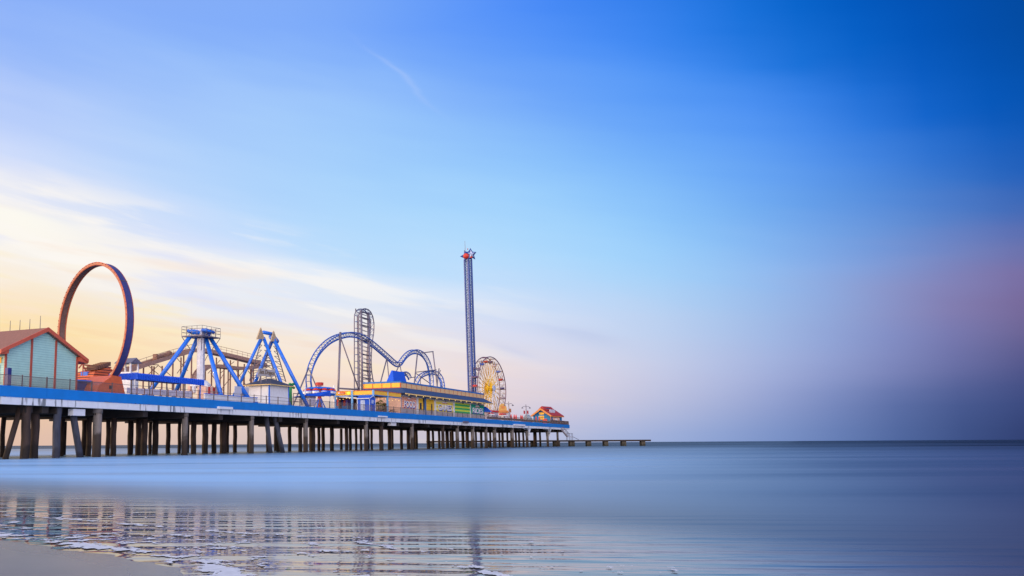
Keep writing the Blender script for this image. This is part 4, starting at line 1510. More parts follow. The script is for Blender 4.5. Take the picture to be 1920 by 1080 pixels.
# ================================================================== RED AND BLUE SPINNING RIDE
BV = 9.0
bc = P(599, 740, BV)
sp_ = thing('spinning_ride', 'round blue ride with red topped hanging cars and red centre column', 'ride', bc.x, BV, 0)
zr_ = P(599, 726, BV).z
b = MB()
b.tube((bc.x, BV, 0), (bc.x, BV, zr_ + .2), .38, n=12)
b.build('column', 'ridered', sp_)
b = MB()
b.lathe((bc.x, BV, 0), [(.75, zr_ + .3), (.8, zr_ + .85), (.6, zr_ + .9)], 14)
b.build('cap', 'ridered', sp_)
b = MB()
RR = 27 * PXM(600, BV) * 1.0
for k in range(10):
    a = 2 * math.pi * k / 10 + .2
    tip = Vector((bc.x + RR * math.cos(a), BV + RR * math.sin(a), zr_ - .3))
    b.tube((bc.x, BV, zr_), tip, .16, n=6)
    b.tube((bc.x, BV, zr_ - 1.1), tip + Vector((0, 0, -.5)), .12, n=6)
    nx = Vector((bc.x + RR * math.cos(a + .628), BV + RR * math.sin(a + .628), zr_ - .3))
    b.tube(tip, nx, .14, n=6)
b.build('arm_frame', 'rideblue', sp_)
for k in range(10):
    a = 2 * math.pi * k / 10 + .2
    q = Vector((bc.x + RR * .92 * math.cos(a), BV + RR * .92 * math.sin(a), zr_ - .9))
    o = MB().lathe(q, [(.25, -.75), (.62, -.45), (.66, .15)], 10).build('car', 'rideblue', sp_, smooth=True)
    o2 = MB().lathe(q, [(.6, .16), (.55, .4), (.3, .62), (.05, .7)], 10).build('car_top', 'ridered', o, smooth=True)
    MB().lathe(q, [(.69, -.34), (.69, .02)], 10).build('stripe', 'gull', o)
b = MB()
for k in range(6):
    a = 2 * math.pi * k / 6
    b.tube((bc.x + 1.4 * math.cos(a), BV + 1.4 * math.sin(a), 0), (bc.x, BV, 3.0), .12, n=6)
b.build('base_strut', 'rideblue', sp_)
for x, y in ((572, 723), (626.5, 723)):
    q = P(x, y, BV - 2)
    MB().tube((q.x, BV - 2, 0), (q.x, BV - 2, q.z), .14, n=8).build('mast', 'gull', sp_)
# blue shade sail
a_, b_, c_ = P(568, 741.5, 3.0), P(620, 733, 3.0), P(620, 743, 3.0)
sl_ = thing('shade_sail', 'bright blue triangular awning in front of the spinning ride', 'awning', P(600, 740, 4).x, 4, 0)
b = MB()
b.prism([a_, P(598, 742.5, 2.6), c_, b_], (0, .08, 0))
b.prism([a_ + Vector((0, .08, 0)), b_ + Vector((0, .08, 0)), b_ + Vector((.2, 2.2, -.9)), a_ + Vector((.2, 2.2, -.25))], (0, 0, .06))
b.build('cloth', 'canopyblue', sl_)
b = MB()
for x in (571, 619):
    q = P(x, 741, 3.1)
    b.tube((q.x, 3.15, 0), (q.x, 3.15, q.z), .07, n=6)
b.build('post', 'gull', sl_)
cb = thing('control_booth', 'small pale grey booth below the blue shade sail', 'booth', P(586, 750, 2.8).x, 2.8, 0)
bx(579, 592, 745, 760, 2.6, 4.2).build('wall', 'lilac', cb)
bx(578.5, 592.5, 744, 745, 2.5, 4.3).build('roof', 'steel', cb)
b = MB()
q0 = P(566, 748, 2.6)
gt = thing('gate_frame', 'thin grey gate frame standing behind the rail by the long blue leg', 'gate', q0.x, 2.6, 0)
for (x0, y0, x1, y1) in ((550, 737.5, 550, 760), (565, 739, 565, 760), (550, 737.5, 565, 739), (550, 745, 565, 746), (550, 752, 565, 754)):
    b.tube(P(x0, y0, 2.6), P(x1, y1, 2.6), .06, n=6)
b.build('frame', 'rail', gt)

# ================================================================== ROLLER COASTER
KV = 15.0
k_ = 6.353
def R7(pts):
    return [(560 + x / k_, 570 + y / k_) for x, y in pts]
rc = thing('roller_coaster', 'blue lattice roller coaster track with tall vertical lift tower and grey supports', 'roller coaster', P(690, 740, KV).x, KV, 0)
def track(pts, v0, v1, gauge, drop, step, name='track', flip=1, rail='trackblue'):
    pp = R7(pts)
    p3 = catmull([P(x, y, v0 + (v1 - v0) * i / (len(pp) - 1)) for i, (x, y) in enumerate(pp)], step)
    m = len(p3)
    lat = Vector((0, 1, 0))
    Lr, Rr, Sp = [], [], []
    b2 = MB()
    for i, p in enumerate(p3):
        t = (p3[min(i + 1, m - 1)] - p3[max(i - 1, 0)]).normalized()
        l = (lat - t * lat.dot(t)).normalized()
        u = l.cross(t).normalized() * flip * -1
        Lr.append(p + l * gauge / 2); Rr.append(p - l * gauge / 2); Sp.append(p - u * drop)
    b = MB()
    b.path(Lr, .13, 6); b.path(Rr, .13, 6)
    o = b.build(name, rail, rc)
    b = MB(); b.path(Sp, .18, 6)
    b.build('spine', rail, o)
    b = MB()
    for i in range(m):
        b.tube(Lr[i], Rr[i], .055, n=5); b.tube(Lr[i], Sp[i], .055, n=5); b.tube(Rr[i], Sp[i], .055, n=5)
        if i + 1 < m:
            b.tube(Rr[i], Sp[i + 1], .045, n=5)
    b.build('tie', 'tracklight', o)
main = [(128, 1000), (118, 930), (118, 860), (150, 720), (230, 560), (340, 440), (450, 375), (560, 344), (620, 340), (700, 354), (780, 394), (860, 446), (960, 530), (1060, 618), (1130, 680), (1175, 702), (1215, 685), (1260, 620), (1320, 565), (1380, 546), (1440, 562), (1490, 604), (1540, 690), (1568, 800), (1580, 900), (1580, 1000)]
track(main, KV, KV, 1.15, .95, 1.35)
track([(1180, 880), (1205, 830), (1250, 808), (1295, 828), (1318, 870), (1320, 930)], KV - 2, KV - 2, 1.0, .75, 1.2)
track([(1390, 960), (1440, 860), (1500, 818), (1580, 797), (1640, 812), (1690, 870), (1712, 950), (1716, 1020)], KV + 2, KV - 2, 1.1, .85, 1.2)
lift = [(690, 1080), (690, 900), (690, 600), (690, 300), (690, 150), (698, 100), (722, 70), (765, 57), (812, 75), (850, 130), (871, 225), (868, 340), (852, 450), (840, 600), (840, 760), (860, 910), (890, 1000)]
track(lift, KV + 1, KV + 1, 1.1, .8, 1.5, 'lift_track', 1, 'steel')
lt = MB()
def z7(y, v=KV):
    return P(690, 570 + y / k_, v).z
def s7(x, y, v):
    return P(560 + x / k_, 570 + y / k_, v).x
sA, sB = s7(692, 500, KV + 1), s7(778, 500, KV + 1)
ztw = z7(120, KV + 1)
cols_ = MB()
for s, r in ((sA, .26), (sB, .34)):
    cols_.tube((s, KV - .2, 0), (s, KV - .2, ztw), r, r * .9, 10)
tower = cols_.build('lift_tower', 'steel', rc, smooth=True)
b = MB()
for s in (sA + (sB - sA) * .42, sA + (sB - sA) * .66):
    b.tube((s, KV + 1.6, 0), (s, KV + 1.6, ztw), .08, n=6)
nz_ = 26
for k in range(nz_):
    z = ztw * k / nz_
    z2 = ztw * (k + 1) / nz_
    b.tube((sA, KV - .2, z), (sB, KV - .2, z), .07, n=5)
    b.tube((sA, KV - .2, z), (sA + (sB - sA) * .5, KV + 1.6, z2), .05, n=5)
    b.tube((sB, KV - .2, z), (sA + (sB - sA) * .5, KV + 1.6, z2), .05, n=5)
b.build('lattice', 'steel', tower)
b = MB()
for y in (120, 185, 275, 450, 615, 715, 800, 890):
    z = z7(y, KV)
    b.box(sA - .3, sB + 1.1, KV - .4, KV - .22, z - .1, z + .12)
b.build('cross_frame', 'darksteel', tower)
q = P(560 + 682 / k_, 570 + 95 / k_, KV)
MB().tube(q, P(560 + 678 / k_, 570 + 55 / k_, KV), .12, n=6).build('tip_mast', 'darksteel', tower)
def post(x0, y0, x1, y1, r, v=KV, v2=None, ext=True):
    (xa, ya), (xb, yb) = R7([(x0, y0), (x1, y1)])
    v2 = v if v2 is None else v2
    a, c = P(xa, ya, v), P(xb, yb, v2)
    if ext:
        d = c - a
        c = a + d * (-a.z / d.z)
    MB().tube(a, c, r, r, 9).build('support', 'steel', rc, smooth=True)
post(497, 335, 470, 1040, .24, KV - .9)
post(499, 400, 710, 1000, .14, KV - .9)
post(120, 760, 20, 1000, .15, KV - .9)
post(130, 790, 200, 960, .12, KV - .9)
post(1050, 650, 980, 915, .15, KV - .6)
post(1052, 650, 1072, 860, .13, KV - .6)
post(1205, 712, 1165, 800, .13, KV - .6)
post(1205, 715, 1220, 800, .12, KV - .6)
post(1415, 585, 1380, 920, .17, KV - .8)
post(1598, 562, 1650, 970, .17, KV - .8)
post(1602, 566, 1470, 582, .13, KV - .8, None, False)
post(1672, 768, 1650, 970, .15, KV - 2.6)
post(1400, 812, 1640, 784, .11, KV - .8, None, False)
post(1400, 828, 1562, 945, .11, KV - .8, None, False)
post(1450, 860, 1450, 1000, .11, KV - .8)
post(1330, 880, 1395, 868, .1, KV - .8, None, False)
post(1648, 880, 1690, 790, .1, KV - 1.8, None, False)
post(480, 1005, 715, 1020, .18, KV - .9, None, False)

# ================================================================== FOOD AND GAMES BUILDING
pv = 3.2
f0, f1 = P(751, 720, pv), P(906.5, 741, pv)
ztop_ = P(751, 714.4, pv).z
zpb = P(751, 726.3, pv).z
dpt = PS(681, 724, f0.x).y - pv
fb = thing('food_hall', 'long yellow and beige arcade building with blue roof skirt and FOOD GAMES RIDES panels', 'building', (f0.x + f1.x) / 2, pv + dpt / 2, 0)
MB().box(f0.x, f1.x, pv + .02, pv + dpt, 0, zpb).build('wall', 'plainwall', fb)
MB().box(f0.x - .04, f0.x - .005, pv, pv + dpt, 0.02, zpb - 1.6).build('side_wall', 'pinkwall', fb)  # warm low sunlight put into the pinkish wall colour
# parapet: shade painted as beige on front, sunlight as yellow on side; panels framed
MB().box(f0.x + .03, f1.x, pv - .04, pv + .3, zpb, ztop_ - .35).build('parapet', 'beige', fb)
MB().box(f0.x - .06, f0.x + .025, pv - .04, pv + dpt, zpb, ztop_ - .35).build('parapet_side', 'yellow', fb)
MB().box(f0.x - .1, f1.x + .1, pv - .1, pv + .35, ztop_ - .34, ztop_).build('coping', 'coping', fb)
MB().box(f0.x - .1, f0.x + .1, pv + .36, pv + dpt, ztop_ - .34, ztop_).build('coping', 'coping', fb)
b = MB()
n = 19
for k in range(n + 1):
    s = f0.x + .03 + (f1.x - f0.x - .1) * k / n
    b.box(s - .06, s + .06, pv - .09, pv - .042, zpb, ztop_ - .36)
b.build('panel_joint', 'redtrim', fb)
b = MB()
for k in range(5):
    v = pv + (dpt - .2) * k / 4
    b.box(f0.x - .11, f0.x - .062, v - .03, v + .12, zpb, ztop_ - .36)
b.box(f0.x - .115, f0.x - .064, pv, pv + dpt, zpb - .1, zpb + .06)
b.build('side_joint', 'red', fb)
# skirt roof
se = 1.9
ze_ = P(755, 735.3, pv - se).z
s_in0, s_in1 = f0.x - .02, f1.x + .02
b = MB()
b.prism([(s_in0 - se, pv - se, ze_), (s_in1 + se * 1.2, pv - se, ze_), (s_in1, pv - .12, zpb - .02), (s_in0, pv - .12, zpb - .02)], (0, .05, -.1))
b.prism([(s_in0 - se, pv - se, ze_), (s_in0, pv - .12, zpb - .02), (s_in0, pv + dpt, zpb - .02), (s_in0 - se, pv + dpt, ze_)], (.05, 0, -.1))
b.prism([(s_in1, pv - .12, zpb - .02), (s_in1 + se * 1.2, pv - se, ze_), (s_in1 + se * 1.2, pv + dpt, ze_), (s_in1, pv + dpt, zpb - .02)], (-.05, 0, -.1))
b.build('skirt_roof', 'skirt', fb)
MB().box(s_in0 - se - .03, s_in1 + se * 1.2, pv - se - .08, pv - se + .1, ze_ - .34, ze_ - .1).build('eave_trim', 'cream', fb)
b = MB()
random.seed(3)
s = s_in0
while s < s_in1:
    b.ball((s, pv - se + .02, ze_ - .46), .09, 6)
    s += 4.3
b.build('eave_bulb', 'bulb', fb)
# signed panels on the front wall
zt_p, zb_p = P(767, 744.6, pv).z, P(767, 767.2, pv).z
def panel(x0, x1, m, name='panel', z0=None, z1=None, out=.06):
    a, c = P(x0, 765, pv).x, P(x1, 765, pv).x
    return MB().box(a, c, pv - out, pv, z0 if z0 is not None else zb_p, z1 if z1 is not None else zt_p).build(name, m, fb), a, c
MB().box(f0.x + .02, f1.x - .02, pv - .04, pv + .01, zt_p + .03, ze_ - .36).build('upper_band', 'white', fb)
MB().box(f0.x + .02, f1.x - .02, pv - .05, pv + .01, 0.0, zb_p - .02).build('lower_band', 'plainwall', fb)
for (x0, x1, m, word) in ((754, 780, 'foodbg', 'FOOD'), (784, 793, 'shutter', None), (799, 813.5, 'shutter', None), (817, 849, 'gamesbg', 'GAMES'), (852, 880.5, 'stripebg', None), (882, 907, 'ridesbg', 'RIDES')):
    o, a, c = panel(x0, x1, m, 'panel' if word or m == 'stripebg' else 'shutter')
    if word:
        hh = zt_p - zb_p
        mid = (a + c) / 2
        size = hh * .62
        wid = (c - a) * (.8 if word == 'FOOD' else .78)
        tb = text_mb(word, 1.0, Matrix(), .02, fat=.02)
        w0_ = max(v.x for v in tb.v) - min(v.x for v in tb.v)
        h0_ = max(v.y for v in tb.v) - min(v.y for v in tb.v)
        fx, fz = wid / w0_, hh * .54 / h0_
        zc = zb_p + hh * .38
        t1 = text_mb(word, 1.0, front_frame(mid + .25, pv - .09, zc - .12, fx, fz), .015, fat=.055)
        t1.build('letter_shadow', 'textblue', o)
        t2 = text_mb(word, 1.0, front_frame(mid, pv - .16, zc, fx, fz), .03, fat=.012)
        t2.build('lettering', 'textwhite', o)
        cr_ = MB()
        rr = (c - a) * .17
        zz = zb_p + hh * .76
        cr_.prism([(mid + rr * math.cos(t), pv - .1, zz + hh * .16 * math.sin(t)) for t in [math.pi * i / 8 for i in range(9)]], (0, .05, 0))
        cr_.build('emblem', 'textwhite', o)
        MB().box(mid - rr * .9, mid + rr * .9, pv - .15, pv - .101, zz + hh * .01, zz + hh * .06).build('emblem_band', 'signred', o)
for x0, x1 in ((780.3, 783.5), (813.8, 816.5), (849.3, 851.5), (880.8, 881.7)):
    panel(x0, x1, 'white', 'pilaster', 0.0, ze_ - .4, .18)
panel(793.4, 795.4, 'door', 'doorway', 0.0, zt_p + .2, .05)
panel(796.2, 798.4, 'coping', 'door_jamb', 0.0, zt_p + .2, .12)
panel(786.5, 790, 'door', 'hatch', zb_p + .1, zb_p + 1.6, .09)
panel(808, 810, 'door', 'hatch', zb_p - .6, zb_p + 1.6, .09)
b = MB()
for x in (767, 833, 866, 895):
    s = P(x, 760, pv).x
    b.box(s - .1, s + .1, pv - .5, pv - .2, ze_ - .8, ze_ - .5)
b.build('spot_light', 'darksteel', fb)
# rooftop blue mansard cupola
zb0 = ztop_ - .5
fl, fr_ = P(738.5, 716, pv + 2), P(764.5, 718, pv + 2)
tl, tr = P(735.5, 695.3, pv + 3.0), P(756.5, 697.3, pv + 3.0)
zt0 = (tl.z + tr.z) / 2
b = MB()
A = [Vector((fl.x, pv + 2, zb0)), Vector((fr_.x, pv + 2, zb0)), Vector((fr_.x, pv + 4.0, zb0)), Vector((fl.x, pv + 4.0, zb0))]
B = [Vector((tl.x, pv + 2.9, zt0)), Vector((tr.x, pv + 2.9, zt0)), Vector((tr.x, pv + 3.2, zt0)), Vector((tl.x, pv + 3.2, zt0))]
b.hexa(A + B)
b.build('roof_cupola', 'canopyblue', fb)
MB().box(f0.x, f1.x, pv + .31, pv + dpt, zpb, ztop_ - .8).build('roof', 'slate', fb)

# ---- open pavilion on its left
av = 1.7
p0, p1 = P(700.5, 740, av), P(752, 742, av)
zpt, zpl = P(700.5, 732.2, av).z, P(700.5, 741.7, av).z
dpa = PS(627, 740, p0.x).y - av
pa = thing('pavilion', 'open sided yellow pavilion with pale blue posts and strings of bulbs', 'pavilion', (p0.x + p1.x) / 2, av + dpa / 2, 0)
b = MB()
b.box(p0.x, p1.x, av, av + .2, zpl + .22, zpt)
b.box(p0.x, p0.x + .2, av + .2, av + dpa, zpl + .22, zpt)
b.build('fascia', 'yellow', pa)
b = MB()
b.box(p0.x - .03, p1.x, av - .03, av + .2, zpl, zpl + .2)
b.box(p0.x - .03, p0.x + .2, av + .2, av + dpa, zpl, zpl + .2)
b.build('lower_trim', 'coping', pa)
b = MB()
b.box(p0.x - .05, p1.x, av - .06, av + .2, zpt, zpt + .12)
b.box(p0.x - .05, p0.x + .2, av + .2, av + dpa, zpt, zpt + .12)
b.build('top_trim', 'red', pa)
MB().box(p0.x + .2, p1.x, av + .2, av + dpa, zpl + .3, zpt - .05).build('ceiling', 'brown', pa)
for s, v in ((p0.x, av), (P(727, 750, av).x, av), (p0.x, PS(661, 750, p0.x).y), (p0.x, av + dpa - .2)):
    MB().box(s - .17, s + .17, v - .1, v + .24, 0, zpt + .1).build('post', 'postblue', pa)
MB().box(p0.x + 2, p1.x, av + dpa - .1, av + dpa + .1, 0, zpl).build('back_wall', 'brown', pa)
b = MB()
for k in range(12):
    t = k / 11
    b.ball((p0.x + .4, av + .3 + (dpa - .6) * t, zpl - .25 - .3 * abs(math.sin(t * 9))), .075, 6)
for k in range(9):
    t = k / 8
    b.ball((p0.x + (p1.x - p0.x) * t, av + .5, zpl - .25 - .3 * abs(math.sin(t * 7))), .075, 6)
b.build('string_bulb', 'bulb', pa)
q = PS(640, 740, p0.x)
sgp = MB().box(p0.x - .09, p0.x - .01, PS(647, 740, p0.x).y, PS(634, 740, p0.x).y, zpl + .45, zpt - .12).build('red_sign', 'signred', pa)
MB().box(p0.x - .13, p0.x - .091, PS(637.5, 740, p0.x).y, PS(634.5, 740, p0.x).y, zpl + .55, zpt - .2).build('emblem', 'white', sgp)
for k in range(5):
    ym = PS(638.8 + k * 1.5, 740, p0.x).y
    MB().box(p0.x - .12, p0.x - .091, ym - .1, ym + .06, zpl + .58, zpt - .32).build('letter_mark', 'cream', sgp)
q = PS(654, 738, p0.x)
MB().ball((p0.x - .1, q.y, zpl + .62), .26, 8).build('lamp', 'lampglow', pa)
# arcade booth inside
ab = thing('arcade_booth', 'purple and red arcade booth under left end of the pavilion', 'booth', p0.x + 3, PS(640, 750, p0.x + 3).y, 0)
y0_, y1_ = PS(652, 750, p0.x + 3).y, PS(627.5, 750, p0.x + 3).y
zt4, zb4 = P(640, 746.5, 8).z, P(640, 759, 8).z
MB().box(p0.x + 3, p0.x + 5, y0_, y1_, 0, zb4).build('counter', 'coping', ab)
for k in range(6):
    a = y0_ + (y1_ - y0_) * k / 6
    MB().box(p0.x + 2.95, p0.x + 5, a + .03, a + (y1_ - y0_) / 6 - .03, zb4, zt4).build('panel', ('arcade', 'ridered', 'navy')[k % 3], ab)

# blue shed
hv = 1.2
h0, h1 = P(693, 765, hv), P(703.8, 765, hv)
zh = P(693, 746.5, hv).z
zha = P(699, 743, hv).z
dh = PS(669.5, 760, h0.x).y - hv
shd = thing('shed', 'bright blue garden shed with white trim and pale door by the rail', 'shed', (h0.x + h1.x) / 2, hv + dh / 2, 0)
hm = (h0.x + h1.x) / 2
MB().prism([(h0.x, hv, 0), (h1.x, hv, 0), (h1.x, hv, zh), (hm, hv, zha), (h0.x, hv, zh)], (0, dh, 0)).build('wall', 'shedblue', shd)
b = MB()
for sg, se_ in ((-1, h0.x), (1, h1.x)):
    xe = se_ + sg * .15
    zz = zh - (zha - zh) / (hm - h0.x) * .15
    b.prism([(hm, hv - .1, zha + .02), (xe, hv - .1, zz + .02), (xe, hv - .1, zz + .12), (hm, hv - .1, zha + .14)], (0, dh + .2, 0))
b.build('roof', 'shedblue', shd)
b = MB()
for sg, se_ in ((-1, h0.x), (1, h1.x)):
    b.beam((hm, hv - .12, zha + .05), (se_ + sg * .16, hv - .12, zh - .04), .06, .16, (0, 1, 0))
    b.box(se_ - .07, se_ + .07, hv - .05, hv - .004, 0, zh)
b.box(h0.x - .2, h0.x - .14, hv, hv + dh, zh - .12, zh + .04)
b.box(h0.x - .05, h0.x - .004, hv + dh - .12, hv + dh, 0, zh)
b.build('trim', 'white', shd)
ya, yb_ = PS(684.3, 760, h0.x).y, PS(676.3, 760, h0.x).y
MB().box(h0.x - .06, h0.x - .004, ya, yb_, 0.05, zh - .35).build('door', 'pale', shd)
MB().box(hm - .45, hm + .45, hv - .06, hv - .004, zh - 1.0, zh - .3).build('window', 'pale', shd)
# potted shrubs and picnic tables in the pavilion
def shrub(x, v, r, h, label):
    q = P(x, 765, v)
    t = thing('potted_shrub', label, 'potted plant', q.x, v, 0, 'potted shrubs in the pavilion')
    MB().lathe((q.x, v, 0), [(.3, 0), (.42, .6), (.36, .6)], 10).build('pot', 'brown', t)
    b = MB()
    rnd = random.Random(int(x))
    for k in range(240):
        a, e_, rr = rnd.uniform(0, 6.28), rnd.uniform(-1, 1), r * rnd.random() ** .4
        c = Vector((q.x + rr * math.cos(a) * math.sqrt(1 - e_ * e_), v + rr * math.sin(a) * math.sqrt(1 - e_ * e_), .6 + h / 2 + h / 2 * e_))
        u = Vector((rnd.uniform(-1, 1), rnd.uniform(-1, 1), rnd.uniform(-1, 1))).normalized() * .14
        w2 = u.orthogonal().normalized() * .07
        b._add([c - u, c + w2, c + u, c - w2], [(0, 1, 2, 3)])
    b.build('foliage', 'shrub', t)
shrub(708, 2.6, .8, 1.5, 'dark olive shrub in pot just right of the blue shed')
shrub(714, 2.4, .9, 1.9, 'tallest olive shrub in pot between shed and pale blue post')
shrub(721, 2.6, .8, 1.4, 'dark olive shrub in pot left of the front pavilion post')
pt = None
for k, (x, lab) in enumerate(((712, 'brown picnic table under the pavilion behind the potted shrubs'), (735, 'brown picnic table right of the front pale blue post'))):
    q = P(x, 765, 4.0 if k == 0 else 2.4)
    if pt is None:
        pt = thing('picnic_table', lab, 'table', q.x, q.y, 0, 'picnic tables in the pavilion')
        b = MB(); b.box(q.x - .9, q.x + .9, q.y - .35, q.y + .35, .72, .77); b.build('tabletop', 'brown', pt)
        for dy in (-.75, .75):
            MB().box(q.x - .9, q.x + .9, q.y + dy - .13, q.y + dy + .13, .43, .47).build('bench', 'brown', pt)
        for dx in (-.6, .6):
            b = MB(); b.beam((q.x + dx, q.y - .75, 0), (q.x + dx, q.y + .2, .72), .06, .1); b.beam((q.x + dx, q.y + .75, 0), (q.x + dx, q.y - .2, .72), .06, .1); b.build('leg', 'brown', pt)
    else:
        copy_thing(pt, PIER @ Matrix.Translation((q.x, q.y, 0)), lab)
bn = P(730, 762, 2.2)
rb_ = thing('vending_box', 'small red vending box beside the pinkish pavilion wall', 'vending box', bn.x, 3.0, 0)
MB().box(bn.x - .4, bn.x + .4, 2.8, 3.4, 0.08, 1.9).build('body', 'signred', rb_)
MB().box(bn.x - .3, bn.x + .3, 2.76, 2.8, .9, 1.7).build('front_panel', 'cream', rb_)

# ================================================================== STAR TOWER
TV = 15.0
ta, tb_ = P(872.3, 492, TV), P(885.0, 492, TV)
ba, bb = P(877.6, 735, TV), P(890.5, 735, TV)
tcx = (ba.x + bb.x + ta.x + tb_.x) / 4
ts = 13 * PXM(882, TV) / 1.36
stw = thing('star_tower', 'very tall slim blue lattice tower topped with stars and red ball', 'tower ride', tcx, TV, 0)
ztt = P(878, 487, TV).z
hw = ts / 2
e_ = PIERI @ EYEP
va = math.atan2(e_.y - TV, e_.x - tcx) + R(6)
hr = 6.6 * PXM(882, TV)
corn = [(tcx + hr * math.cos(va + k * math.pi / 2), TV + hr * math.sin(va + k * math.pi / 2)) for k in range(4)]
for k, (x, y) in enumerate(corn):
    MB().tube((x, y, 0), (x, y, ztt), .3 if k else .36, None, 8).build('corner_column', 'lattice', stw)
b, b2 = MB(), MB()
nz_ = 34
for k in range(nz_):
    z, z2 = ztt * k / nz_, ztt * (k + 1) / nz_
    for (a, c) in zip(corn, corn[1:] + corn[:1]):
        p, q = Vector((a[0], a[1], z)), Vector((c[0], c[1], z))
        b.tube(p, q, .06, n=4)
        if k % 2:
            b.tube(p, Vector((c[0], c[1], z2)), .06, n=4)
        else:
            b.tube(q, Vector((a[0], a[1], z2)), .06, n=4)
b.build('lattice', 'lattice', stw)
b = MB()
for (a, c) in zip(corn, corn[1:] + corn[:1]):
    for f_ in (.38, .62):
        p, q = Vector((a[0], a[1], 0)).lerp(Vector((c[0], c[1], 0)), f_), None
        p = Vector((tcx, TV, 0)).lerp(p, .86)
        b.tube(p, p + Vector((0, 0, ztt)), .06, n=4)
    for k in range(80):
        z = ztt * k / 120
        p = Vector((tcx, TV, 0)).lerp(Vector((a[0], a[1], 0)).lerp(Vector((c[0], c[1], 0)), .36), .86) + Vector((0, 0, z))
        q = Vector((tcx, TV, 0)).lerp(Vector((a[0], a[1], 0)).lerp(Vector((c[0], c[1], 0)), .64), .86) + Vector((0, 0, z))
        b.tube(p, q, .06, n=4)
b.build('ladder', 'pale', stw)
def star(mtl, c, r, yaw, parent, name, th=.35, inner=.42, roll=0.0):
    b = MB()
    pts = []
    for k in range(10):
        rr = r if k % 2 == 0 else r * inner
        a = math.pi / 2 + k * math.pi / 5 + roll
        pts.append(Vector(c) + Vector((rr * math.cos(a) * math.cos(yaw), rr * math.cos(a) * math.sin(yaw), rr * math.sin(a))))
    n = Vector((math.sin(yaw), -math.cos(yaw), 0)) * th
    m_ = len(pts)
    vs = [p for p in pts] + [Vector(c) + n, Vector(c) - n]
    fs = []
    for k in range(m_):
        fs.append((k, (k + 1) % m_, m_)); fs.append(((k + 1) % m_, k, m_ + 1))
    b._add(vs, fs)
    return b.build(name, mtl, parent)
pmx = PXM(878, TV)
sc1 = P(883.5, 477, TV - 1.2)
vy = va + math.pi / 2
star('lattice', sc1, 13 * pmx, vy + R(24), stw, 'star', .6, inner=.5, roll=.12)
sf = sc1 + Vector((math.cos(va), math.sin(va), 0)) * .45
star('pale', sf, 8.6 * pmx, vy + R(24), stw, 'star_face', .5, roll=.12)
sc2 = P(874.5, 480, TV + .4)
star('lattice', sc2, 13 * pmx, vy - R(22), stw, 'star', .6, inner=.5, roll=.3)
sc3 = P(880, 477, TV + .3)
star('lattice', sc3, 12 * pmx, vy, stw, 'star', .6, inner=.5, roll=-.2)
rb3 = P(873.3, 481, TV - .2) + Vector((math.cos(va), math.sin(va), 0)) * .7
MB().ball(rb3, 5.6 * pmx, 16).build('red_ball', 'ridered', stw, smooth=True)
q = P(883, 483.5, TV - 1.2) + Vector((math.cos(va), math.sin(va), 0)) * 1.0
MB().ball(q, 2.2 * pmx, 10).build('red_ball', 'ridered', stw, smooth=True)
q = P(877, 467, TV)
MB().ball((q.x, TV, q.z), 1.2 * pmx, 8).build('beacon', 'ridered', stw)
a, c = P(872.3, 472, TV), P(871.4, 452, TV)
MB().tube((a.x, TV, a.z), (a.x, TV, c.z), .08, .04, 6).build('aerial', 'steel', stw)

# ================================================================== FERRIS WHEEL
WV = 12.0
wc = P(917, 728, WV)
wcw = PIER @ wc
pmw = (wcw - EYEP).dot(Fv) / F_
WR = 58.5 * pmw
fw = thing('ferris_wheel', 'white and yellow ferris wheel with purple twin rims and hanging cars', 'ferris wheel', wc.x, WV, 0)
wd_ = R(36.5)
hd = Vector((math.sin(wd_), math.cos(wd_), 0))
nd = Vector((hd.y, -hd.x, 0))
FF = Matrix(((hd.x, nd.x, 0, wcw.x), (hd.y, nd.y, 0, wcw.y), (0, 0, 1, wcw.z), (0, 0, 0, 1)))
HWF = 1.0
NG = 20
for n_ in (-HWF, HWF):
    b = MB(FF)
    b.path([(WR * math.cos(2 * math.pi * k / 80), n_, WR * math.sin(2 * math.pi * k / 80)) for k in range(80)], .15, 6, True)
    rim = b.build('rim', 'wheel', fw)
    b = MB(FF)
    b.path([(WR * .87 * math.cos(2 * math.pi * k / 80), n_, WR * .87 * math.sin(2 * math.pi * k / 80)) for k in range(80)], .05, 5, True)
    b.build('inner_rim', 'wheel', rim)
b = MB(FF)
for k in range(NG):
    a = 2 * math.pi * k / NG
    for n_ in (-HWF, HWF):
        b.tube((.9 * math.cos(a), n_ * .7, .9 * math.sin(a)), (WR * math.cos(a), n_, WR * math.sin(a)), .06, n=5)
        a2 = a + math.pi / NG
        b.tube((WR * .42 * math.cos(a), n_ * .8, WR * .42 * math.sin(a)), (WR * .95 * math.cos(a2), n_, WR * .95 * math.sin(a2)), .04, n=4)
        b.tube((WR * .42 * math.cos(a), n_ * .8, WR * .42 * math.sin(a)), (WR * .95 * math.cos(a2 - 2 * math.pi / NG), n_, WR * .95 * math.sin(a2 - 2 * math.pi / NG)), .04, n=4)
b.build('spoke', 'spoke', fw)
b = MB(FF)
for k in range(NG):
    a = 2 * math.pi * k / NG
    for n_ in (-HWF * .8, HWF * .8):
        b.tube((0, n_, 0), (WR * .42 * math.cos(a), n_, WR * .42 * math.sin(a)), .09, n=5)
        b.tube((WR * .3 * math.cos(a), n_, WR * .3 * math.sin(a)), (WR * .3 * math.cos(a + .314), n_, WR * .3 * math.sin(a + .314)), .09, n=5)
b.tube((0, -HWF * 1.3, 0), (0, HWF * 1.3, 0), .75, n=16)
b.build('hub', 'hub', fw)
b = MB(FF)
for k in range(NG):
    a = 2 * math.pi * k / NG
    b.beam((WR * math.cos(a), -HWF, WR * math.sin(a)), (WR * math.cos(a), HWF, WR * math.sin(a)), .24, .2)
b.build('cross_bar', 'wheel', fw)
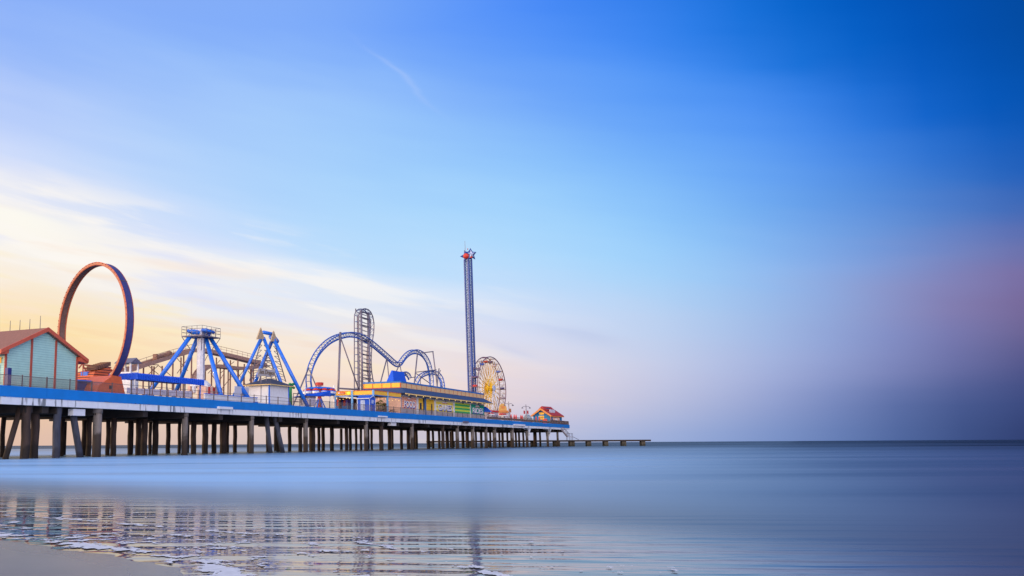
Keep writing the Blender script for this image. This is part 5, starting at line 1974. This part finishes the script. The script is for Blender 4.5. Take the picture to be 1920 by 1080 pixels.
for k in range(NG):
    a = 2 * math.pi * (k + .5) / NG
    c = Vector((WR * .97 * math.cos(a), 0, WR * .97 * math.sin(a)))
    b = MB(FF)
    b.lathe(c + Vector((0, 0, -1.3)), [(.35, -.25), (.7, 0), (.75, .45), (.68, .45), (.62, .1)], 10)
    g = b.build('car', ('navy', 'ridered', 'rideblue', 'lilac')[k % 4], fw, smooth=True)
    b = MB(FF)
    b.tube(c + Vector((0, -HWF, 0)), c + Vector((0, HWF, 0)), .05, n=4)
    b.tube(c, c + Vector((0, 0, -1.2)), .05, n=4)
    b.tube(c + Vector((0, 0, -.1)), c + Vector((.62, 0, -.85)), .04, n=4)
    b.tube(c + Vector((0, 0, -.1)), c + Vector((-.62, 0, -.85)), .04, n=4)
    b.build('hanger', 'steel', g)
zf = -wcw.z + DECK
for n_ in (-1.9, 1.9):
    for sg in (-1, 1):
        b = MB(FF)
        b.tube((0, n_ * .75, 0), (sg * 3.6, n_ * 1.15, zf), .2, .28, 8)
        b.build('leg', 'gull', fw, smooth=True)
b = MB(FF)
b.tube((0, HWF * 1.5, 0), (0, HWF * 1.5 + .3, 0), .85, n=18)
b.build('hub_disc', 'pale', fw)

# ================================================================== STALLS, LAMPS, UMBRELLAS toward the far end
aw = thing('awning', 'small blue sloping awning at right end of the arcade building', 'awning', f1.x + 2, pv, 0)
q0, q1, q2 = P(909, 762, pv - .5), P(922, 771.5, pv - 2.2), P(909, 771, pv - .5)
b = MB()
b.prism([(f1.x + .05, pv - .5, q0.z), (q1.x, pv - 2.2, q1.z), (q1.x, pv + 3, q1.z), (f1.x + .05, pv + 3, q0.z)], (0, 0, -.1))
b.prism([(f1.x + .05, pv - .5, q0.z - .1), (q1.x, pv - 2.2, q1.z - .1), (f1.x + .05, pv - .5, q1.z - .1)], (0, .08, 0))
b.build('cloth', 'canopyblue', aw)
b = MB()
b.tube((q1.x - .2, pv - 2.0, 0), (q1.x - .2, pv - 2.0, q1.z), .07, n=6)
b.build('post', 'white', aw)

def parasol(x, ytop, ybot, wpx, v, label, first=[None]):
    q = P(x, ytop, v)
    zt_ = q.z
    if first[0] is None:
        t = thing('parasol', label, 'parasol', q.x, v, 0, 'red and white parasols by the rail')
        r = wpx * PXM(x, v) / 2
        MB().tube((q.x, v, 0), (q.x, v, zt_), .05, n=6).build('pole', 'white', t)
        b = MB()
        for k in range(8):
            a, c = 2 * math.pi * k / 8, 2 * math.pi * (k + 1) / 8
            b._add([(q.x, v, zt_), (q.x + r * math.cos(a), v + r * math.sin(a), zt_ - .55), (q.x + r * math.cos(c), v + r * math.sin(c), zt_ - .55)], [(0, 1, 2)])
        b.build('canopy', 'umbred', t)
        b = MB()
        b.lathe((q.x, v, 0), [(r * 1.01, zt_ - .85), (r * 1.02, zt_ - .56)], 8)
        b.build('valance', 'cloth', t)
        first[0] = t
    else:
        copy_thing(first[0], PIER @ Matrix.Translation((q.x, v, 0)), label)
parasol(920, 772.5, 785, 15, 2.2, 'red and white parasol directly under the blue awning')
parasol(941, 775.0, 788, 14, 2.4, 'red and white parasol left of the first lamp post')
ck = thing('kiosk', 'small white kiosk counter with red stripe below ferris wheel legs', 'kiosk', P(930, 780, 5).x, 5, 0)
bx(922, 934, 772, 789, 5, 7).build('wall', 'lilac', ck)
bx(921, 935, 770.3, 772, 4.7, 7.2).build('roof', 'signred', ck)
# yellow shell stall
sv_ = 6.0
sq = P(943, 775, sv_)
ss = thing('shell_stall', 'stall with big rounded yellow shell shaped top and red emblem', 'stall', sq.x, sv_, 0)
zt5, zb5 = P(944, 757, sv_).z, P(944, 770, sv_).z
b = MB()
rr = 7.0 * PXM(943, sv_)
FFs = PIER @ Matrix.Translation((sq.x, sv_, zb5)) @ Matrix.Rotation(R(-58), 4, 'Z')
b = MB(FFs)
b.prism([(rr * 1.0 * math.cos(t) , -.4, (zt5 - zb5) * math.sin(t) ** .8 if math.sin(t) > 0 else 0) for t in [math.pi * i / 14 for i in range(15)]], (0, .8, 0))
b.build('shell_top', 'shell', ss)
b = MB(FFs); b.box(-rr * .4, rr * .4, -.5, -.41, (zt5 - zb5) * .3, (zt5 - zb5) * .68); b.build('emblem', 'trimorange', ss)
b = MB(FFs); b.box(-rr * 1.5, rr * 1.35, -1.4, 1.4, -.7, -.02); b.build('fascia', 'trimorange', ss)
b = MB(FFs); b.box(-rr * 1.3, rr * 1.1, -1.1, 1.1, -zb5, -.71); b.build('wall', 'lilac', ss)
os_ = thing('hanging_sign', 'small orange square sign board right of the first lamp post', 'sign', P(957, 771, 3).x, 3, 0)
bx(955, 958.3, 766.5, 773, 3, 3.15).build('board', 'trimorange', os_)
b = MB(); q = P(956.6, 771, 3); b.tube((q.x, 3.1, 0), (q.x, 3.1, q.z), .06, n=6); b.build('post', 'steel', os_)
# lamp posts
def lamp(x, ytop, v, label, first=[None]):
    q = P(x, ytop, v)
    if first[0] is None:
        t = thing('lamp_post', label, 'lamp post', q.x, v, 0, 'double armed lamp posts')
        zt_ = q.z
        MB().tube((q.x, v, 0), (q.x, v, zt_), .16, .1, 8).build('pole', 'steel', t)
        yw = R(-55)
        dx, dy = math.cos(yw), math.sin(yw)
        for sg in (-1, 1):
            pts = [(q.x + sg * dx * l_, v + sg * dy * l_, zt_ - .75 + h_) for l_, h_ in ((0, 0), (.4, .2), (.9, .15), (1.15, -.1))]
            o = MB().path(pts, .06, 6).build('arm', 'steel', t)
            MB().lathe((q.x + sg * dx * 1.2, v + sg * dy * 1.2, zt_ - 1.15), [(.3, -.05), (.22, .2), (.06, .3)], 8).build('lamp_head', 'darksteel', o)
        first[0] = t
    else:
        copy_thing(first[0], PIER @ Matrix.Translation((q.x, v, 0)), label)
lamp(953.5, 753, 1.5, 'double armed grey lamp post beside the yellow shell stall')
lamp(986, 757.5, 2.5, 'double armed grey lamp post with red banners left of blue house')
bnr = None
for x, lab in ((983, 'red banner on left side of the farther lamp post'), (989.3, 'red banner on right side of the farther lamp post')):
    q = P(x, 773, 2.3)
    o = MB().box(q.x - .85, q.x + .85, 2.25, 2.3, P(x, 776, 2.3).z, P(x, 770, 2.3).z).build('banner', 'signred', None)
    tag(o, lab, 'banner', 'red banners on the lamp post')
# closed red umbrellas
def closed(x, ytop, v, label, first=[None]):
    q = P(x, ytop, v)
    if first[0] is None:
        t = thing('closed_umbrella', label, 'umbrella', q.x, v, 0, 'folded red umbrellas along the rail')
        MB().tube((q.x, v, 0), (q.x, v, q.z + .15), .05, n=6).build('pole', 'white', t)
        MB().lathe((q.x, v, 0), [(.12, q.z - 1.9), (.34, q.z - 1.5), (.2, q.z - .5), (.04, q.z)], 8).build('cloth', 'umbred', t)
        first[0] = t
    else:
        copy_thing(first[0], PIER @ Matrix.Translation((q.x, v, 0)), label)
for x, yt, lab in ((958, 776, 'folded red umbrella nearest to the shell stall'), (964, 777, 'folded red umbrella second from the shell stall, left of a pair'), (967.5, 776.6, 'folded red umbrella in the middle of the row, right of a pair'),
                   (976.5, 778.5, 'folded red umbrella just left of the grey dome'), (979, 778, 'folded red umbrella touching left side of the grey dome'), (1005, 782, 'folded red umbrella left before the blue house door'), (1011, 782, 'folded red umbrella right before the blue house door')):
    closed(x, yt, 1.4, lab)
# grey dome stall
dq = P(989, 785, 4)
dm = thing('dome_stall', 'grey patchy dome tent stall behind the farther lamp post', 'stall', dq.x, 4, 0)
zt6 = P(989, 777, 4).z
b = MB()
rr = 9 * PXM(989, 4)
b.lathe((dq.x, 4, 0), [(rr, .8), (rr * .98, zt6 * .45), (rr * .75, zt6 * .75), (rr * .4, zt6 * .95), (.1, zt6)], 14)
b.build('dome', 'teldome', dm, smooth=True)
b = MB(); b.lathe((dq.x, 4, 0), [(rr * 1.02, 0), (rr * 1.02, .8)], 14); b.build('base', 'brown', dm)
tk = thing('ticket_stand', 'small red and white ticket stand below the first lamp post', 'stand', P(948, 783, 1.8).x, 1.8, 0)
bx(944, 949, 777, 790, 1.8, 2.6).build('counter', 'cloth', tk)
bx(943.5, 949.5, 775.8, 777, 1.6, 2.8).build('roof', 'umbred', tk)

# ================================================================== BLUE HOUSE at the end
hx = P(1032, 780, 2.2)
hyaw = R(-9)
HF = PIER @ Matrix.Translation((hx.x, 2.2, 0)) @ Matrix.Rotation(hyaw, 4, 'Z')
HFI = HF.inverted()
def HP(px, py, lx=None, ly=None):
    """picture point on the house's own planes"""
    d = ray(px, py)
    e_ = HFI @ EYEP
    dd = HFI.to_3x3() @ d
    t = (lx - e_.x) / dd.x if lx is not None else (ly - e_.y) / dd.y
    return e_ + dd * t
hs = thing('beach_house', 'small bright blue house with red roof and orange trim at pier end', 'house', hx.x, 2.2, 0, None, hyaw)
WDT = HP(1000, 782, lx=0).y
LNG = HP(1053, 785, ly=0).x
zev = HP(1032, 778.5, ly=0).z
zrg = HP(1014.5, 767.5, lx=0).z
YM = WDT / 2
b = MB(HF)
b.prism([(0, 0, 0), (0, WDT, 0), (0, WDT, zev), (0, YM, zrg), (0, 0, zev)], (LNG, 0, 0))
b.build('wall', 'houseblue', hs)
slp = (zrg - zev) / YM
b = MB(HF)
for sg in (-1, 1):
    ye = YM + sg * (YM + .55)
    zz = zev - slp * .55
    b.prism([(-.8, YM, zrg + .1), (-.8, ye, zz + .1), (-.8, ye, zz + .35), (-.8, YM, zrg + .38)], (LNG + 1.6, 0, 0))
rf = b.build('roof', 'houseroof', hs)
b = MB(HF)
for sg in (-1, 1):
    ye = YM + sg * (YM + .6)
    zz = zev - slp * .6
    b.prism([(-.95, YM, zrg - .25), (-.95, ye, zz - .2), (-.95, ye, zz + .38), (-.95, YM, zrg + .44)], (.14, 0, 0))
b.build('barge_board', 'trimorange', hs)
MB(HF).box(-.9, LNG + .85, -.63, -.555, zev - slp * .6 - .1, zev - slp * .55 + .14).build('eave_trim', 'trimorange', hs)
# raised ridge box and sign board on the roof
rz = HP(1030, 762.5, ly=YM).z
b = MB(HF); b.prism([(LNG * .05, YM - 1.2, zrg - .2), (LNG * .05, YM + 1.6, zrg - .2), (LNG * .05, YM + .2, rz)], (LNG * .85, 0, 0)); b.build('upper_roof', 'houseroof', hs)
yq = .9
b = MB(HF); b.box(LNG * .22, LNG * .66, yq, yq + .25, zev + .5, zev + 2.0); b.build('roof_board', 'gull', hs)
b = MB(HF); b.box(LNG * .25, LNG * .6, yq + 1.4, yq + 1.6, zev + 1.9, zrg + .5); b.build('roof_board', 'skirt', hs)
# front: corner posts, big window, door and boards on the gable
for x0, x1 in ((-.05, .4), (LNG - .4, LNG + .03)):
    MB(HF).box(x0, x1, -.08, -.005, 0, zev - .3).build('corner_post', 'trimorange' if x0 < 1 else 'houseblue', hs)
b = MB(HF); b.box(LNG * .2, LNG * .8, -.07, -.005, .9, zev - .3); wn = b.build('window', 'pinkwall', hs)
b = MB(HF); b.prism([(LNG * .32, -.1, .95), (LNG * .62, -.1, .95), (LNG * .58, -.1, zev * .55), (LNG * .5, -.1, zev * .75), (LNG * .4, -.1, zev * .55)], (0, .028, 0)); b.build('pane', 'white', wn)
b = MB(HF); b.box(-.06, -.005, YM * .42, YM * .95, 0.05, zev * .62); b.build('door', 'signred', hs)
b = MB(HF); b.box(-.1, -.005, YM * .75, YM * 1.35, zev * .55, zev * .95); sb2 = b.build('sign_board', 'yellow', hs)
b = MB(HF); b.prism([(-.1, YM + 1.0 * math.cos(t), zev * 1.22 + .42 * math.sin(t)) for t in [2 * math.pi * i / 12 for i in range(12)]], (.09, 0, 0)); b.build('oval_sign', 'yellow', hs)
for k in range(4):
    b = MB(HF); y_ = YM * .82 + k * YM * .13; b.box(-.13, -.101, y_, y_ + YM * .08, zev * .64, zev * .86); b.build('letter_mark', 'signtext', sb2)

# ================================================================== STAIRS and LOW JETTY beyond the end
JY = 322.0
def J(px, py, Y=JY):
    d = ray(px, py)
    return EYEP + d * (Y / d.y)
ID = Matrix()
j0, j1 = J(800, 827), J(1218, 824)
zj = 2.1
jt = thing('jetty', 'low dark walkway on short blocks reaching right beyond the pier end', 'jetty', (j0.x + j1.x) / 2, JY, 0, None, 0, ID)
MB(ID).box(j0.x, j1.x, JY - 1.3, JY + 1.3, zj - .55, zj).build('walkway', 'under', jt)
MB(ID).box(j0.x, j1.x, JY - 1.36, JY - 1.303, zj - .35, zj - .08).build('edge_plank', 'timber', jt)
for x, wpx in ((808, 5), (830, 5), (850, 5), (880, 6), (915, 6), (955, 8), (1000, 9), (1043, 11), (1071.5, 9), (1103, 7.5), (1135, 7.5), (1168.5, 7.5), (1204.5, 7)):
    q = J(x, 830)
    r = wpx / F_ * JY / 2
    MB(ID).box(q.x - r, q.x + r, JY - 1.1, JY + 1.1, -1.5, zj - .55).build('support_block', 'mussel', jt)
sj_ = thing('stairs', 'grey metal stairs running down from pier end to the low jetty', 'stairs', J(1055, 810, 318).x, 318, 0, 0, 0, ID) if False else None
YS = 318.0
s_a, s_b = J(1053, 808, YS), J(1064, 819.5, YS)
stt = thing('stairs', 'grey metal stairs running down from pier end to the low jetty', 'stairs', s_b.x, YS, zj, None, 0, ID)
top_, bot_ = Vector((s_a.x, YS, DECK - 1.8)), Vector((s_b.x, YS, zj + 1.1))
for dy in (-.6, .6):
    b = MB(ID); b.beam(top_ + Vector((0, dy, 0)), bot_ + Vector((0, dy, 0)), .1, .35); b.build('stringer', 'steel', stt)
b = MB(ID)
for k in range(11):
    p = top_.lerp(bot_, k / 10)
    b.box(p.x - .16, p.x + .16, YS - .58, YS + .58, p.z - .03, p.z + .03)
b.build('tread', 'steel', stt)
b = MB(ID)
for dy in (-.6, .6):
    b.tube(top_ + Vector((.5, dy, 1.0)), bot_ + Vector((.5, dy, 1.0)), .06, n=5)
    for k in range(5):
        p = top_.lerp(bot_, k / 4) + Vector((0, dy, 0))
        b.tube(p, p + Vector((.5, 0, 1.0)), .05, n=5)
lx0, lx1 = bot_.x - .2, bot_.x + 1.6
for x in (lx0, (lx0 + lx1) / 2, lx1):
    for dy in (-.6, .6):
        b.tube((x, YS + dy, zj - .0), (x, YS + dy, zj + 2.2), .06, n=5)
b.tube((lx0, YS - .6, zj + 2.2), (lx1, YS - .6, zj + 2.2), .05, n=5)
b.tube((lx1, YS - .6, zj + 1.1), (lx1 + 2.0, YS - .6, zj + .1), .08, n=5)
b.build('handrail', 'darksteel', stt)
MB(ID).box(lx0, lx1, YS - .7, YS + .7, zj + 1.0, zj + 1.12).build('landing', 'steel', stt)

print('LEN', LEN, 'P0', P0, 'P1', P1, 'loop z', lc.z - RO, 'foam', len(fs))
